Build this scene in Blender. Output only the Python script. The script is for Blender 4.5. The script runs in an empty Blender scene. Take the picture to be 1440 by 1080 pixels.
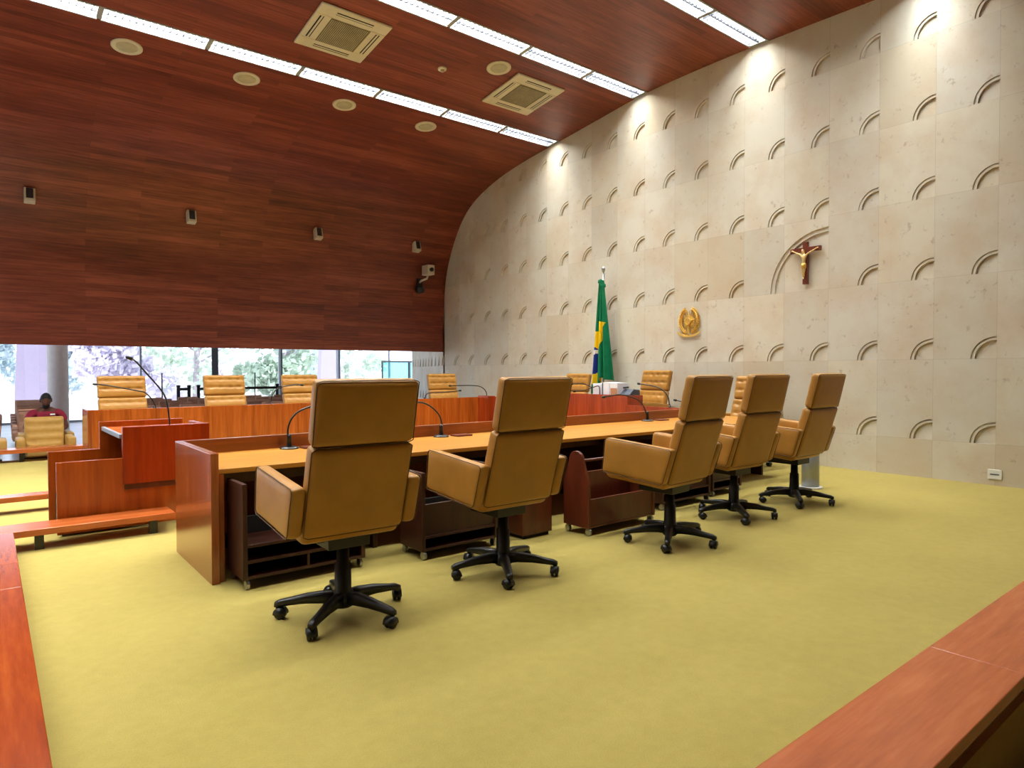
import bpy, math, random
from mathutils import Vector, Matrix
random.seed(7)
PI = math.pi
SC = bpy.context.scene
COL = SC.collection

# ------------------------------------------------------------------ mesh builder
class MB:
    def __init__(s):
        s.v = []; s.f = []; s.m = []
    def add(s, verts, faces, mi=0):
        b = len(s.v); s.v += [tuple(p) for p in verts]
        s.f += [tuple(i + b for i in f) for f in faces]; s.m += [mi] * len(faces)
    def box(s, x0, x1, y0, y1, z0, z1, M=None, mi=0):
        p = [Vector(c) for c in ((x0,y0,z0),(x1,y0,z0),(x1,y1,z0),(x0,y1,z0),(x0,y0,z1),(x1,y0,z1),(x1,y1,z1),(x0,y1,z1))]
        if M: p = [M @ c for c in p]
        s.add(p, [(0,3,2,1),(4,5,6,7),(0,1,5,4),(1,2,6,5),(2,3,7,6),(3,0,4,7)], mi)
    def prism(s, poly, a, b, fn, mi=0):
        """poly of 2D points swept from a to b; fn(u, v, w) -> 3D"""
        n = len(poly)
        vs = [fn(u, v, a) for u, v in poly] + [fn(u, v, b) for u, v in poly]
        fs = [tuple(range(n - 1, -1, -1)), tuple(range(n, 2 * n))]
        fs += [(i, (i + 1) % n, n + (i + 1) % n, n + i) for i in range(n)]
        s.add(vs, fs, mi)
    def tube(s, pts, r, n=8, cap=True, mi=0):
        pts = [Vector(p) for p in pts]
        rs = r if isinstance(r, (list, tuple)) else [r] * len(pts)
        vs = []; up = None
        for i, p in enumerate(pts):
            t = (pts[min(i + 1, len(pts) - 1)] - pts[max(i - 1, 0)]).normalized()
            if up is None:
                up = Vector((0, 0, 1)) if abs(t.z) < .9 else Vector((1, 0, 0))
            a = t.cross(up).normalized(); up = a.cross(t).normalized()
            for k in range(n):
                g = 2 * PI * k / n
                vs.append(p + a * math.cos(g) * rs[i] + up * math.sin(g) * rs[i])
        fs = []
        for i in range(len(pts) - 1):
            for k in range(n):
                k2 = (k + 1) % n
                fs.append((i * n + k, i * n + k2, (i + 1) * n + k2, (i + 1) * n + k))
        if cap:
            fs.append(tuple(range(n - 1, -1, -1))); fs.append(tuple(range((len(pts) - 1) * n, len(pts) * n)))
        s.add(vs, fs, mi)
    def lathe(s, prof, n=20, M=None, mi=0):
        """prof: (r, z) list, axis z"""
        vs = []
        for r, z in prof:
            for k in range(n):
                g = 2 * PI * k / n
                p = Vector((r * math.cos(g), r * math.sin(g), z)); vs.append(M @ p if M else p)
        fs = []
        for i in range(len(prof) - 1):
            for k in range(n):
                k2 = (k + 1) % n
                fs.append((i * n + k, i * n + k2, (i + 1) * n + k2, (i + 1) * n + k))
        fs.append(tuple(range(n - 1, -1, -1))); fs.append(tuple(range((len(prof) - 1) * n, len(prof) * n)))
        s.add(vs, fs, mi)
    def rbox(s, hx, hy, hz, r, n=(4, 4, 4), fn=None, mi=0):
        """rounded box, half sizes; fn(x, y, z) -> deformed point"""
        def ax(h, k):
            q = min(r, h * .99)
            e = [-h, -h + .12 * q, -h + .45 * q, -h + q]
            L = h - q
            mid = [-L + 2 * L * i / k for i in range(1, k)]
            return e + mid + [h - q, h - .45 * q, h - .12 * q, h]
        A = (ax(hx, n[0]), ax(hy, n[1]), ax(hz, n[2]))
        N = [len(a) - 1 for a in A]; idx = {}; vs = []; fs = []
        def vert(i, j, k):
            key = (i, j, k)
            if key not in idx:
                p = Vector((A[0][i], A[1][j], A[2][k])); q = []
                for c, h in zip(p, (hx, hy, hz)):
                    l = h - min(r, h * .99); q.append(max(-l, min(l, c)))
                q = Vector(q); d = p - q
                if d.length > 1e-9: p = q + d.normalized() * min(r, 1)
                idx[key] = len(vs); vs.append(fn(*p) if fn else p)
            return idx[key]
        for a in range(3):
            b, c = (a + 1) % 3, (a + 2) % 3
            for side in (0, N[a]):
                for i in range(N[b]):
                    for j in range(N[c]):
                        q = []
                        for (u, w) in ((i, j), (i + 1, j), (i + 1, j + 1), (i, j + 1)):
                            t = [0, 0, 0]; t[a] = side; t[b] = u; t[c] = w; q.append(vert(*t))
                        fs.append(tuple(q) if side else tuple(reversed(q)))
        s.add(vs, fs, mi)
    def build(s, name, mats, parent=None, smooth=False, bevel=0, loc=None):
        me = bpy.data.meshes.new(name)
        me.from_pydata([tuple(v) for v in s.v], [], s.f)
        for m in (mats if isinstance(mats, (list, tuple)) else [mats]): me.materials.append(m)
        me.polygons.foreach_set('material_index', s.m)
        if smooth: me.polygons.foreach_set('use_smooth', [True] * len(me.polygons))
        me.update()
        o = bpy.data.objects.new(name, me); COL.objects.link(o)
        if parent: o.parent = parent
        if loc: o.location = loc
        if bevel:
            b = o.modifiers.new('edge', 'BEVEL'); b.width = bevel; b.segments = 2; b.limit_method = 'ANGLE'
            b.angle_limit = math.radians(50)
        return o

def tag(o, label=None, cat=None, group=None, kind=None):
    if label: o['label'] = label
    if cat: o['category'] = cat
    if group: o['group'] = group
    if kind: o['kind'] = kind
    return o
def thing(name, label, cat, loc=(0, 0, 0), rz=0, group=None):
    o = bpy.data.objects.new(name, None); COL.objects.link(o)
    o.empty_display_size = .1
    o.location = loc; o.rotation_euler = (0, 0, rz)
    return tag(o, label, cat, group)
def dup(root, loc, rz, label, group=None):
    def cp(o, par):
        c = o.copy(); COL.objects.link(c)
        if par: c.parent = par
        for k in [x for x in KIDS.get(o.name, [])]: cp(k, c)
        return c
    c = cp(root, None); c.location = loc; c.rotation_euler = (0, 0, rz); c['label'] = label
    if group: c['group'] = group
    return c
KIDS = {}
def index_kids(root):
    allo = [o for o in bpy.data.objects if o.parent]
    def rec(o):
        KIDS[o.name] = [x for x in allo if x.parent == o]
        for k in KIDS[o.name]: rec(k)
    rec(root)

# ------------------------------------------------------------------ materials
def lin(c):
    return tuple(((x / 255) / 12.92 if x / 255 <= .04045 else ((x / 255 + .055) / 1.055) ** 2.4) for x in c) + (1,)
class NT:
    def __init__(s, name):
        s.mat = bpy.data.materials.new(name); s.mat.use_nodes = True
        s.t = s.mat.node_tree; s.n = s.t.nodes; s.l = s.t.links
        s.b = s.n['Principled BSDF']
    def node(s, typ, **kw):
        n = s.n.new(typ)
        for k, v in kw.items():
            if k in n.inputs: n.inputs[k].default_value = v
            else: setattr(n, k, v)
        return n
    def link(s, a, b): s.l.new(a, b)
    def math(s, op, a, b=None):
        n = s.n.new('ShaderNodeMath'); n.operation = op
        for i, x in enumerate((a, b)):
            if x is None: continue
            if isinstance(x, (int, float)): n.inputs[i].default_value = x
            else: s.l.new(x, n.inputs[i])
        return n.outputs[0]
    def mix(s, fac, a, b, mode='MIX'):
        n = s.n.new('ShaderNodeMix'); n.data_type = 'RGBA'; n.blend_type = mode
        for i, x in ((0, fac), (6, a), (7, b)):
            if isinstance(x, (int, float, tuple)): n.inputs[i].default_value = x
            else: s.l.new(x, n.inputs[i])
        return n.outputs[2]
    def coords(s, which='Object', scale=(1, 1, 1), loc=(0, 0, 0)):
        tc = s.n.new('ShaderNodeTexCoord'); mp = s.n.new('ShaderNodeMapping')
        mp.inputs['Scale'].default_value = scale; mp.inputs['Location'].default_value = loc
        s.l.new(tc.outputs[which], mp.inputs[0]); return mp.outputs[0]
    def noise(s, vec, scale=5, detail=4, rough=.55):
        n = s.n.new('ShaderNodeTexNoise'); n.inputs['Scale'].default_value = scale
        n.inputs['Detail'].default_value = detail; n.inputs['Roughness'].default_value = rough
        if vec is not None: s.l.new(vec, n.inputs['Vector'])
        return n.outputs['Fac']
    def ramp(s, fac, stops):
        n = s.n.new('ShaderNodeValToRGB'); e = n.color_ramp.elements
        e[0].position, e[0].color = stops[0]; e[1].position, e[1].color = stops[-1]
        for p, c in stops[1:-1]:
            x = e.new(p); x.color = c
        s.l.new(fac, n.inputs[0]); return n.outputs[0]
    def bump(s, h, strength=.2, dist=.01):
        n = s.n.new('ShaderNodeBump'); n.inputs['Strength'].default_value = strength
        n.inputs['Distance'].default_value = dist; s.l.new(h, n.inputs['Height'])
        s.l.new(n.outputs[0], s.b.inputs['Normal'])
    def set(s, **kw):
        for k, v in kw.items():
            k = k.replace('_', ' ')
            if isinstance(v, (int, float, tuple)): s.b.inputs[k].default_value = v
            else: s.l.new(v, s.b.inputs[k])
        return s.mat
def plain(name, c, rough=.5, metal=0, spec=.5, vary=.12):
    t = NT(name); col = lin(c)
    f = t.noise(t.coords(), 9, 3)
    dk = tuple(x * (1 - vary) for x in col[:3]) + (1,); lt = tuple(min(1, x * (1 + vary)) for x in col[:3]) + (1,)
    return t.set(Base_Color=t.ramp(f, [(.3, dk), (.7, lt)]), Roughness=rough, Metallic=metal, Specular_IOR_Level=spec)
def wood(name, dark, mid, light, scale, rough=.3, spec=.5, coat=0, fine=1.0):
    t = NT(name)
    v = t.coords('Object', scale)
    a = t.noise(v, 1.0, 5, .6); b = t.noise(v, 4.5 * fine, 4, .6)
    f = t.math('ADD', t.math('MULTIPLY', a, .62), t.math('MULTIPLY', b, .38))
    c = t.ramp(f, [(.34, lin(dark)), (.5, lin(mid)), (.66, lin(light))])
    return t.set(Base_Color=c, Roughness=rough, Specular_IOR_Level=spec, Coat_Weight=coat, Coat_Roughness=.12)
def emit(name, c, s):
    t = NT(name); return t.set(Base_Color=(.9, .9, .9, 1), Emission_Color=c, Emission_Strength=s)

M = {}
M['leather'] = (lambda t: (t.bump(t.noise(t.coords(), 160, 3), .12, .004),
    t.set(Base_Color=t.ramp(t.noise(t.coords(), 4, 4), [(.3, lin((160, 113, 46))), (.7, lin((178, 127, 56)))]), Roughness=.38, Specular_IOR_Level=.35))[1])(NT('tan_leather'))
M['piping'] = plain('dark_leather_piping', (84, 56, 24), .5)
M['black'] = plain('black_plastic', (20, 20, 21), .38)
M['blackmetal'] = plain('black_metal', (24, 25, 28), .3)
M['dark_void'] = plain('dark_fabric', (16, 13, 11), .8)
M['desk_v'] = wood('veneer_vertical_grain', (128, 58, 16), (158, 76, 22), (182, 94, 34), (9, 9, .5), .27, .5, .2)
M['desk_end'] = wood('veneer_end_panel', (120, 56, 22), (148, 74, 30), (172, 92, 44), (7, 7, .6), .2, .6, .35)
M['desk_x'] = wood('veneer_long_grain', (112, 54, 20), (136, 68, 26), (160, 84, 36), (.6, 9, 9), .28, .5, .2)
M['head_wood'] = wood('reddish_veneer', (120, 40, 12), (146, 52, 18), (168, 66, 26), (9, 9, .5), .27, .5, .2)
M['lectern_wood'] = wood('lectern_veneer', (140, 58, 8), (166, 72, 14), (186, 88, 22), (8, 8, .5), .25, .5, .25)
M['lectern_red'] = wood('lectern_red_veneer', (128, 36, 4), (150, 46, 7), (168, 56, 12), (8, 8, .5), .25, .5, .25)
M['board'] = wood('red_varnished_board', (160, 76, 34), (180, 92, 42), (194, 108, 54), (.8, 8, 8), .24, .55, 0)
M['board_y'] = wood('red_varnished_board_cross', (136, 50, 8), (162, 66, 14), (182, 84, 24), (8, .8, 8), .2, .6, 0)
M['top'] = wood('ochre_worktop', (174, 114, 34), (186, 126, 42), (198, 140, 52), (.5, 6, 6), .38, .4, 0)
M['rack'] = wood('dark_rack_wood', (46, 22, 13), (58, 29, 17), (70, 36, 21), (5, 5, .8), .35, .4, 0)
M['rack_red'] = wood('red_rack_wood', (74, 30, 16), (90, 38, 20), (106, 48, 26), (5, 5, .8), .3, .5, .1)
M['chrome'] = plain('brushed_steel', (178, 180, 184), .28, 1.0, .5, .05)
M['white'] = plain('white_paint', (225, 224, 218), .5, 0, .4, .03)
M['cream'] = plain('cream_plastic', (206, 198, 172), .5, 0, .4, .04)
M['cream_dark'] = plain('cream_grille', (176, 168, 140), .7, 0, .3, .1)
M['grille'] = plain('grey_filter', (118, 108, 84), .8, 0, .2, .1)
M['gold'] = plain('gilded_metal', (232, 190, 92), .32, .45, .6, .1)
M['ivory'] = plain('gilded_ivory', (226, 196, 132), .35, .35, .5, .1)
M['crosswood'] = plain('crucifix_wood', (104, 44, 24), .4, 0, .4, .15)
M['housing'] = plain('light_housing', (150, 152, 150), .55, 0, .3, .02)
M['louver'] = plain('louver_dark_metal', (44, 46, 54), .5, 0, .3, .02)
M['tube'] = emit('fluorescent_tube', (.92, .97, 1, 1), 9); M['tube'].cycles.emission_sampling = 'NONE'
M['f_green'] = plain('flag_green', (6, 112, 72), .7, 0, .25, .12)
M['f_yellow'] = plain('flag_yellow', (238, 198, 12), .7, 0, .25, .08)
M['f_blue'] = plain('flag_blue', (22, 44, 128), .7, 0, .25, .1)
M['f_white'] = plain('flag_white', (225, 228, 230), .7, 0, .25, .03)
M['concrete'] = plain('pale_concrete', (226, 222, 220), .8, 0, .2, .05)
M['sail'] = plain('pale_marble', (140, 130, 150), .7, 0, .2, .04)
M['mullion'] = plain('dark_aluminium', (58, 60, 66), .4, .3, .5, .05)
M['mullion_l'] = plain('light_aluminium', (150, 156, 166), .4, .3, .5, .05)
M['grey'] = plain('dark_grey_plastic', (62, 68, 82), .45)
M['paper'] = plain('white_paper', (226, 228, 236), .7, 0, .2, .03)
M['cardb'] = plain('brown_cardboard', (176, 128, 92), .8, 0, .2, .06)
M['seat_far'] = wood('tan_fabric', (128, 88, 46), (150, 106, 58), (168, 122, 70), (5, 5, 5), .6, .3, 0)
M['brown_far'] = plain('brown_fabric', (168, 126, 102), .7, 0, .2, .12)
M['seat_tan'] = plain('mustard_leather', (186, 146, 74), .5, 0, .3, .08)
M['skin'] = plain('skin', (96, 58, 42), .55, 0, .3, .06)
M['hair'] = plain('black_hair', (18, 15, 15), .6, 0, .3, .2)
M['shirt'] = plain('maroon_shirt', (138, 36, 58), .8, 0, .2, .1)
M['trouser'] = plain('dark_trousers', (34, 36, 46), .8, 0, .2, .1)
M['bark'] = plain('bark', (190, 178, 188), .9, 0, .1, .2)
def leafmat(name, c):
    t = NT(name); tl = t.node('ShaderNodeBsdfTranslucent'); tl.inputs[0].default_value = lin(c)
    df = t.node('ShaderNodeBsdfDiffuse'); df.inputs[0].default_value = lin(c); t.n.remove(t.b)
    mx = t.node('ShaderNodeMixShader'); mx.inputs[0].default_value = .5; t.link(df.outputs[0], mx.inputs[1]); t.link(tl.outputs[0], mx.inputs[2])
    t.link(mx.outputs[0], t.n['Material Output'].inputs[0]); return t.mat
M['leaf'] = leafmat('leaf_green', (190, 204, 188)); M['leaf2'] = leafmat('leaf_blue_green', (190, 203, 208)); M['leaf3'] = leafmat('blossom_lilac', (210, 205, 218))
def carpet(name, a, b):
    t = NT(name)
    n1 = t.noise(t.coords(), .9, 5, .6); n2 = t.noise(t.coords(), 140, 3, .7); n3 = t.noise(t.coords('Object', (1, 1, 1), (5, 3, 0)), 14, 4, .6)
    f = t.math('ADD', t.math('ADD', t.math('MULTIPLY', n1, .34), t.math('MULTIPLY', n2, .40)), t.math('MULTIPLY', n3, .26))
    t.bump(n2, .5, .006)
    return t.set(Base_Color=t.ramp(f, [(.36, lin(a)), (.62, lin(b))]), Roughness=.95, Specular_IOR_Level=.08, Sheen_Weight=.15)
M['carpet'] = carpet('ochre_carpet', (164, 147, 74), (181, 163, 88))
M['carpet_dark'] = carpet('olive_carpet', (150, 124, 54), (170, 142, 66))
t = NT('polished_pale_floor')
M['floor_low'] = t.set(Base_Color=t.ramp(t.noise(t.coords(), 1.5, 4), [(.3, lin((168, 172, 178))), (.7, lin((188, 190, 194)))]), Roughness=.22, Specular_IOR_Level=.5)

# stone panels of the relief wall: same tint over a whole slab, joints, clouds and pits
PW, PH, Y0, Z0 = .6612, 1.015, 2.455, .485
t = NT('travertine_panels')
tc = t.n.new('ShaderNodeTexCoord'); sp = t.n.new('ShaderNodeSeparateXYZ'); t.link(tc.outputs['Object'], sp.inputs[0])
u = t.math('DIVIDE', t.math('SUBTRACT', sp.outputs[1], Y0), PW); w = t.math('DIVIDE', t.math('SUBTRACT', sp.outputs[2], Z0), PH)
cb = t.n.new('ShaderNodeCombineXYZ'); t.link(t.math('FLOOR', u), cb.inputs[0]); t.link(t.math('FLOOR', w), cb.inputs[1])
wn = t.n.new('ShaderNodeTexWhiteNoise'); wn.noise_dimensions = '3D'; t.link(cb.outputs[0], wn.inputs['Vector'])
base = t.ramp(wn.outputs['Value'], [(0, lin((201, 190, 167))), (.2, lin((216, 209, 190))), (.5, lin((203, 198, 183))), (.8, lin((218, 212, 196))), (1, lin((207, 203, 191)))])
cl = t.noise(t.coords('Object'), 1.3, 6, .62)
base = t.mix(t.ramp(cl, [(.42, (0, 0, 0, 1)), (.74, (.7, .7, .7, 1))]), base, lin((196, 172, 142)))
pit = t.noise(t.coords('Object', (1, 1, 1), (3, 1, 7)), 9, 6, .7)
base = t.mix(t.ramp(pit, [(.60, (0, 0, 0, 1)), (.70, (.5, .5, .5, 1))]), base, lin((150, 124, 98)))
fu = t.math('ABSOLUTE', t.math('SUBTRACT', t.math('FRACT', u), .5)); fw = t.math('ABSOLUTE', t.math('SUBTRACT', t.math('FRACT', w), .5))
ed = t.math('MAXIMUM', t.math('GREATER_THAN', fu, .4955), t.math('GREATER_THAN', fw, .4972))
base = t.mix(t.math('MULTIPLY', ed, .3), base, lin((148, 130, 104)))
t.bump(t.noise(t.coords('Object'), 60, 4), .15, .004)
M['stone'] = t.set(Base_Color=base, Roughness=.75, Specular_IOR_Level=.25)

# timber shell: long planks, UV in metres (along the room, around the vault)
t = NT('timber_planks')
uv = t.coords('UV')
br = t.n.new('ShaderNodeTexBrick'); t.link(uv, br.inputs['Vector'])
br.offset = .37; br.inputs['Scale'].default_value = 1; br.inputs['Brick Width'].default_value = 2.3; br.inputs['Row Height'].default_value = .115
br.inputs['Mortar Size'].default_value = .0022; br.inputs['Mortar Smooth'].default_value = .3
br.inputs['Color1'].default_value = (0, 0, 0, 1); br.inputs['Color2'].default_value = (1, 1, 1, 1); br.inputs['Mortar'].default_value = (.3, .3, .3, 1)
gr = t.noise(t.coords('UV', (.7, 14, 1)), 2.2, 6, .65)
big = t.noise(t.coords('UV', (.25, 1.6, 1)), 1.0, 3, .5)
f = t.math('ADD', t.math('ADD', t.math('MULTIPLY', br.outputs['Color'], .13), t.math('MULTIPLY', gr, .55)), t.math('MULTIPLY', big, .42))
c = t.ramp(f, [(.36, lin((72, 30, 20))), (.53, lin((114, 50, 33))), (.72, lin((150, 78, 54)))])
c = t.mix(t.math('MULTIPLY', br.outputs['Fac'], .45), c, lin((40, 14, 8)))
M['timber'] = t.set(Base_Color=c, Roughness=.42, Specular_IOR_Level=.4)

# window glass: clear, with a Fresnel sheen
def glass(name, tint):
    t = NT(name); t.n.remove(t.b)
    tr = t.node('ShaderNodeBsdfTransparent'); tr.inputs[0].default_value = tint
    gl = t.node('ShaderNodeBsdfGlossy'); gl.inputs['Roughness'].default_value = .02
    fr = t.node('ShaderNodeFresnel'); fr.inputs[0].default_value = 1.45
    mx = t.node('ShaderNodeMixShader'); t.link(fr.outputs[0], mx.inputs[0]); t.link(tr.outputs[0], mx.inputs[1]); t.link(gl.outputs[0], mx.inputs[2])
    t.link(mx.outputs[0], t.n['Material Output'].inputs[0]); return t.mat
M['glass'] = glass('window_glass', (.93, .96, .98, 1))
M['teal_glass'] = glass('teal_glass', (.45, .82, .85, 1))

# ------------------------------------------------------------------ setting: floors
XW = 9.28
def struct(mb, name, m, **kw):
    return tag(mb.build(name, m, **kw), kind='structure')
b = MB(); b.box(.02, XW, .80, 12.75, -.30, 0)
floor = struct(b, 'floor', M['carpet'])
b = MB(); b.box(-8, 17, 12.75, 26.2, -.42, -.30); b.box(-8, .02, .8, 12.75, -.42, -.30)
struct(b, 'floor', M['floor_low'])
b = MB(); b.box(-8, XW, -5, .80, -.42, -.30)
struct(b, 'floor', M['carpet_dark'])
b = MB(); b.box(-.0, XW, .775, .80, -.30, -.001); b.box(-.005, .02, .775, 12.75, -.30, -.001)
struct(b, 'trim_1', M['carpet_dark'])

# ------------------------------------------------------------------ stone relief wall
def arc_pts(cx, cz, r, n):     # quarter circle from the bottom (far side) up to the right edge
    return [(cx + r * math.cos(a), cz + r * math.sin(a)) for a in (PI / 2 * i / n for i in range(n + 1))]
def relief(mb, y0, z0, wdt, hgt, r, fn, n=12, d=(.022, .05), k=.84):
    """slab [y0,y0+wdt]x[z0,z0+hgt], quarter disc with two steps sunk in its corner (y0,z0); fn(y,z,depth)->3D"""
    o = arc_pts(y0, z0, r, n); i1 = arc_pts(y0, z0, r * .93, n); i2 = arc_pts(y0, z0, r * k, n); i3 = arc_pts(y0, z0, r * (k - .07), n)
    B = len(mb.v); vs = []; fs = []
    def ring(p, dep): s = len(vs); vs.extend(fn(y, z, dep) for y, z in p); return s
    R0 = ring(o, 0); R0d = ring(o, d[0]); R1 = ring(i1, d[0]); R1u = ring(i1, d[0] * .15); R2 = ring(i2, d[0] * .15); R2d = ring(i2, d[1] * .75); R3 = ring(i3, d[1] * .6)
    c = len(vs); vs.append(fn(y0, z0, .012))
    seq = [R0, R0d, R1, R1u, R2, R2d, R3]
    for a, q in zip(seq, seq[1:]):
        for j in range(n): fs.append((a + j, a + j + 1, q + j + 1, q + j))
    for j in range(n): fs.append((R3 + j, R3 + j + 1, c))
    # ledge (bottom) and cheek (right) closing the recess towards the neighbouring slabs
    for e in (0, n):
        p = o[e]; q = i1[e]; s2 = i2[e]; s3 = i3[e]
        L = len(vs); vs.extend([fn(*p, 0), fn(*q, 0), fn(*s2, 0), fn(*s3, 0), fn(y0, z0, 0)])
        for (t1, t2, bb1, bb2) in ((0, 1, R0d + e, R1 + e), (1, 2, R1u + e, R2 + e), (2, 3, R2d + e, R3 + e), (3, 4, R3 + e, c)):
            fs.append((L + t1, L + t2, bb2, bb1))
    # flat part of the slab around the disc
    k0 = len(vs); vs.extend([fn(y0 + wdt, z0, 0), fn(y0 + wdt, z0 + hgt, 0), fn(y0, z0 + hgt, 0)])
    h = n // 2
    for j in range(h): fs.append((R0 + j, k0 + 1, R0 + j + 1) if j else (R0, k0, k0 + 1, R0 + 1))
    for j in range(h, n): fs.append((R0 + j, k0 + 1, R0 + j + 1) if j < n - 1 else (R0 + j, k0 + 1, k0 + 2, R0 + n))
    mb.add(vs, fs)
def wallfn(y, z, d): return (XW + d, y, z)
b = MB()
def flat(mb, y0, y1, z0, z1, fn): mb.add([fn(y0, z0, 0), fn(y1, z0, 0), fn(y1, z1, 0), fn(y0, z1, 0)], [(0, 1, 2, 3)])
KMIN, KMAX = -11, 18
for k in range(KMIN, KMAX):
    ya = Y0 + k * PW; yb = min(ya + PW, 14.46)
    if ya > 14.4: break
    flat(b, ya, yb, -.45, Z0, wallfn)
    for row in range(6):
        za = Z0 + row * PH
        if row == 2 and k in (3, 4):
            if k == 3: relief(b, ya, za, 2 * PW, PH, .875, wallfn, 28, (.022, .042), .925)
            continue
        if yb - ya < PW * .99: flat(b, ya, yb, za, za + PH, wallfn); continue
        relief(b, ya, za, PW, PH, .262, wallfn)
b.box(XW + .06, XW + .3, Y0 + KMIN * PW, 14.46, -.45, 6.6)
struct(b, 'wall_right', M['stone'])
# the relief wall turns outwards beyond the timber shell
P0 = Vector((XW + .02, 14.46)); P1 = Vector((12.25, 21.2)); D = (P1 - P0).normalized(); Nn = Vector((D.y, -D.x))
def retfn(y, z, d):
    p = P0 + D * (y - 14.46) + Nn * d; return (p.x, p.y, z)
b = MB(); yy = 14.46
for k in range(11):
    flat(b, yy, yy + PW, -.45, Z0, retfn)
    for row in range(3): relief(b, yy, Z0 + row * PH, PW, PH, .262, retfn)
    yy += PW
b.add([retfn(14.46, -.45, .08), retfn(yy, -.45, .08), retfn(yy, 3.6, .08), retfn(14.46, 3.6, .08)], [(0, 1, 2, 3)])
struct(b, 'wall_return', M['stone'])
b = MB(); b.box(-8.2, -8, -5, 14.7, -.45, 6.6); struct(b, 'wall_left', M['concrete'])
b = MB(); b.box(-8.01, -7.99, 14.7, 26.0, -.3, 4.2); wl_ = struct(b, 'window_11', M['glass'])
b = MB()
for i in range(6): b.box(-8.05, -7.95, 14.7 + 2.2 * i, 14.76 + 2.2 * i, -.3, 4.2)
b.build('window_frame', M['mullion_l'], wl_)
b = MB(); b.box(-8, XW, -5.2, -5, -.45, 6.6); struct(b, 'wall_back', M['dark_void'])

# ------------------------------------------------------------------ timber vault with slots for the light rows
KEY = [(-5.0, 4.6), (-3.2, 5.35), (-1.2, 5.80), (.8, 6.06), (3.1, 6.24), (5.43, 6.33), (6.6, 6.345), (7.82, 6.315), (8.98, 6.19), (10.13, 6.065), (11.2, 5.94),
       (12.15, 5.76), (12.98, 5.47), (13.53, 5.08), (13.98, 4.46), (14.27, 3.77), (14.40, 2.87), (14.43, 1.855)]
def spline(keys, per=6):
    out = []
    for i in range(len(keys) - 1):
        p = [Vector(keys[max(0, min(len(keys) - 1, j))]) for j in (i - 1, i, i + 1, i + 2)]
        for q in range(per):
            t = q / per
            out.append(.5 * ((2 * p[1]) + (p[2] - p[0]) * t + (2 * p[0] - 5 * p[1] + 4 * p[2] - p[3]) * t * t + (3 * p[1] - p[0] - 3 * p[2] + p[3]) * t ** 3))
    out.append(Vector(keys[-1])); return out
PROF = spline(KEY)
def shell_z(y):
    for a, c in zip(PROF, PROF[1:]):
        if a.x <= y <= c.x: return a.y + (c.y - a.y) * (y - a.x) / max(1e-6, c.x - a.x)
def shell_pt(z):          # steep part of the vault: y at height z
    for a, c in zip(PROF, PROF[1:]):
        if a.x > 12 and c.y <= z <= a.y: return a.x + (c.x - a.x) * (z - a.y) / (c.y - a.y)
ROWS = [10.13, 7.83, 5.50, 3.16]
HALF = .15
cuts = sorted(ROWS)
segs = []; cur = []
def in_slot(y): return any(abs(y - r) < HALF for r in cuts)
start = PROF[0].x
for r in cuts + [None]:
    end = r - HALF if r else None
    pts = [Vector((start, shell_z(start)))] + [p for p in PROF if p.x > start + .02 and (end is None or p.x < end - .02 and p.y > 5)]
    if end is not None: pts.append(Vector((end, shell_z(end))))
    segs.append(pts)
    if r: start = r + HALF
XA, XB = -8, XW
me_v = []; me_f = []; me_uv = []
arc = 0
for pts in segs:
    n = len(pts); s = len(me_v); L = [arc]
    for a, c in zip(pts, pts[1:]): L.append(L[-1] + (c - a).length)
    out = []
    for i, p in enumerate(pts):
        tg = (pts[min(i + 1, n - 1)] - pts[max(i - 1, 0)]).normalized(); nn = Vector((-tg.y, tg.x))
        if nn.y < 0 and abs(tg.x) > .05: nn = -nn
        out.append(p + nn * .16)
    for x in (XA, XB):
        me_v += [(x, p.x, p.y) for p in pts] + [(x, p.x, p.y) for p in out]
    def face(ids, uvs): me_f.append(tuple(ids)); me_uv.extend(uvs)
    for i in range(n - 1):
        face((s + i, s + i + 1, s + 2 * n + i + 1, s + 2 * n + i), [(XA, L[i]), (XA, L[i + 1]), (XB, L[i + 1]), (XB, L[i])])
        face((s + n + i, s + 3 * n + i, s + 3 * n + i + 1, s + n + i + 1), [(XA, L[i]), (XB, L[i]), (XB, L[i + 1]), (XA, L[i + 1])])
    for i in (0, n - 1):
        face((s + i, s + n + i, s + 3 * n + i, s + 2 * n + i), [(XA, L[i]), (XA, L[i] + .1), (XB, L[i] + .1), (XB, L[i])])
    arc = L[-1] + .3
me = bpy.data.meshes.new('ceiling'); me.from_pydata(me_v, [], me_f); me.materials.append(M['timber'])
ul = me.uv_layers.new(name='UVMap')
for i, q in enumerate(me_uv): ul.data[i].uv = q
me.polygons.foreach_set('use_smooth', [True] * len(me.polygons))
o = bpy.data.objects.new('ceiling', me); COL.objects.link(o); tag(o, kind='structure')
o.modifiers.new('split', 'EDGE_SPLIT').split_angle = math.radians(40)
b = MB()
for r in ROWS:
    z = shell_z(r); b.box(XA, XB, r - .24, r + .24, z + .22, z + .26)
b.box(-8, XW, 14.62, 14.70, 4.2, 6.6)
struct(b, 'ceiling', M['dark_void'])
b = MB(); b.box(-8, 17, 14.72, 26.4, 4.2, 4.4); struct(b, 'ceiling', M['white'])

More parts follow.
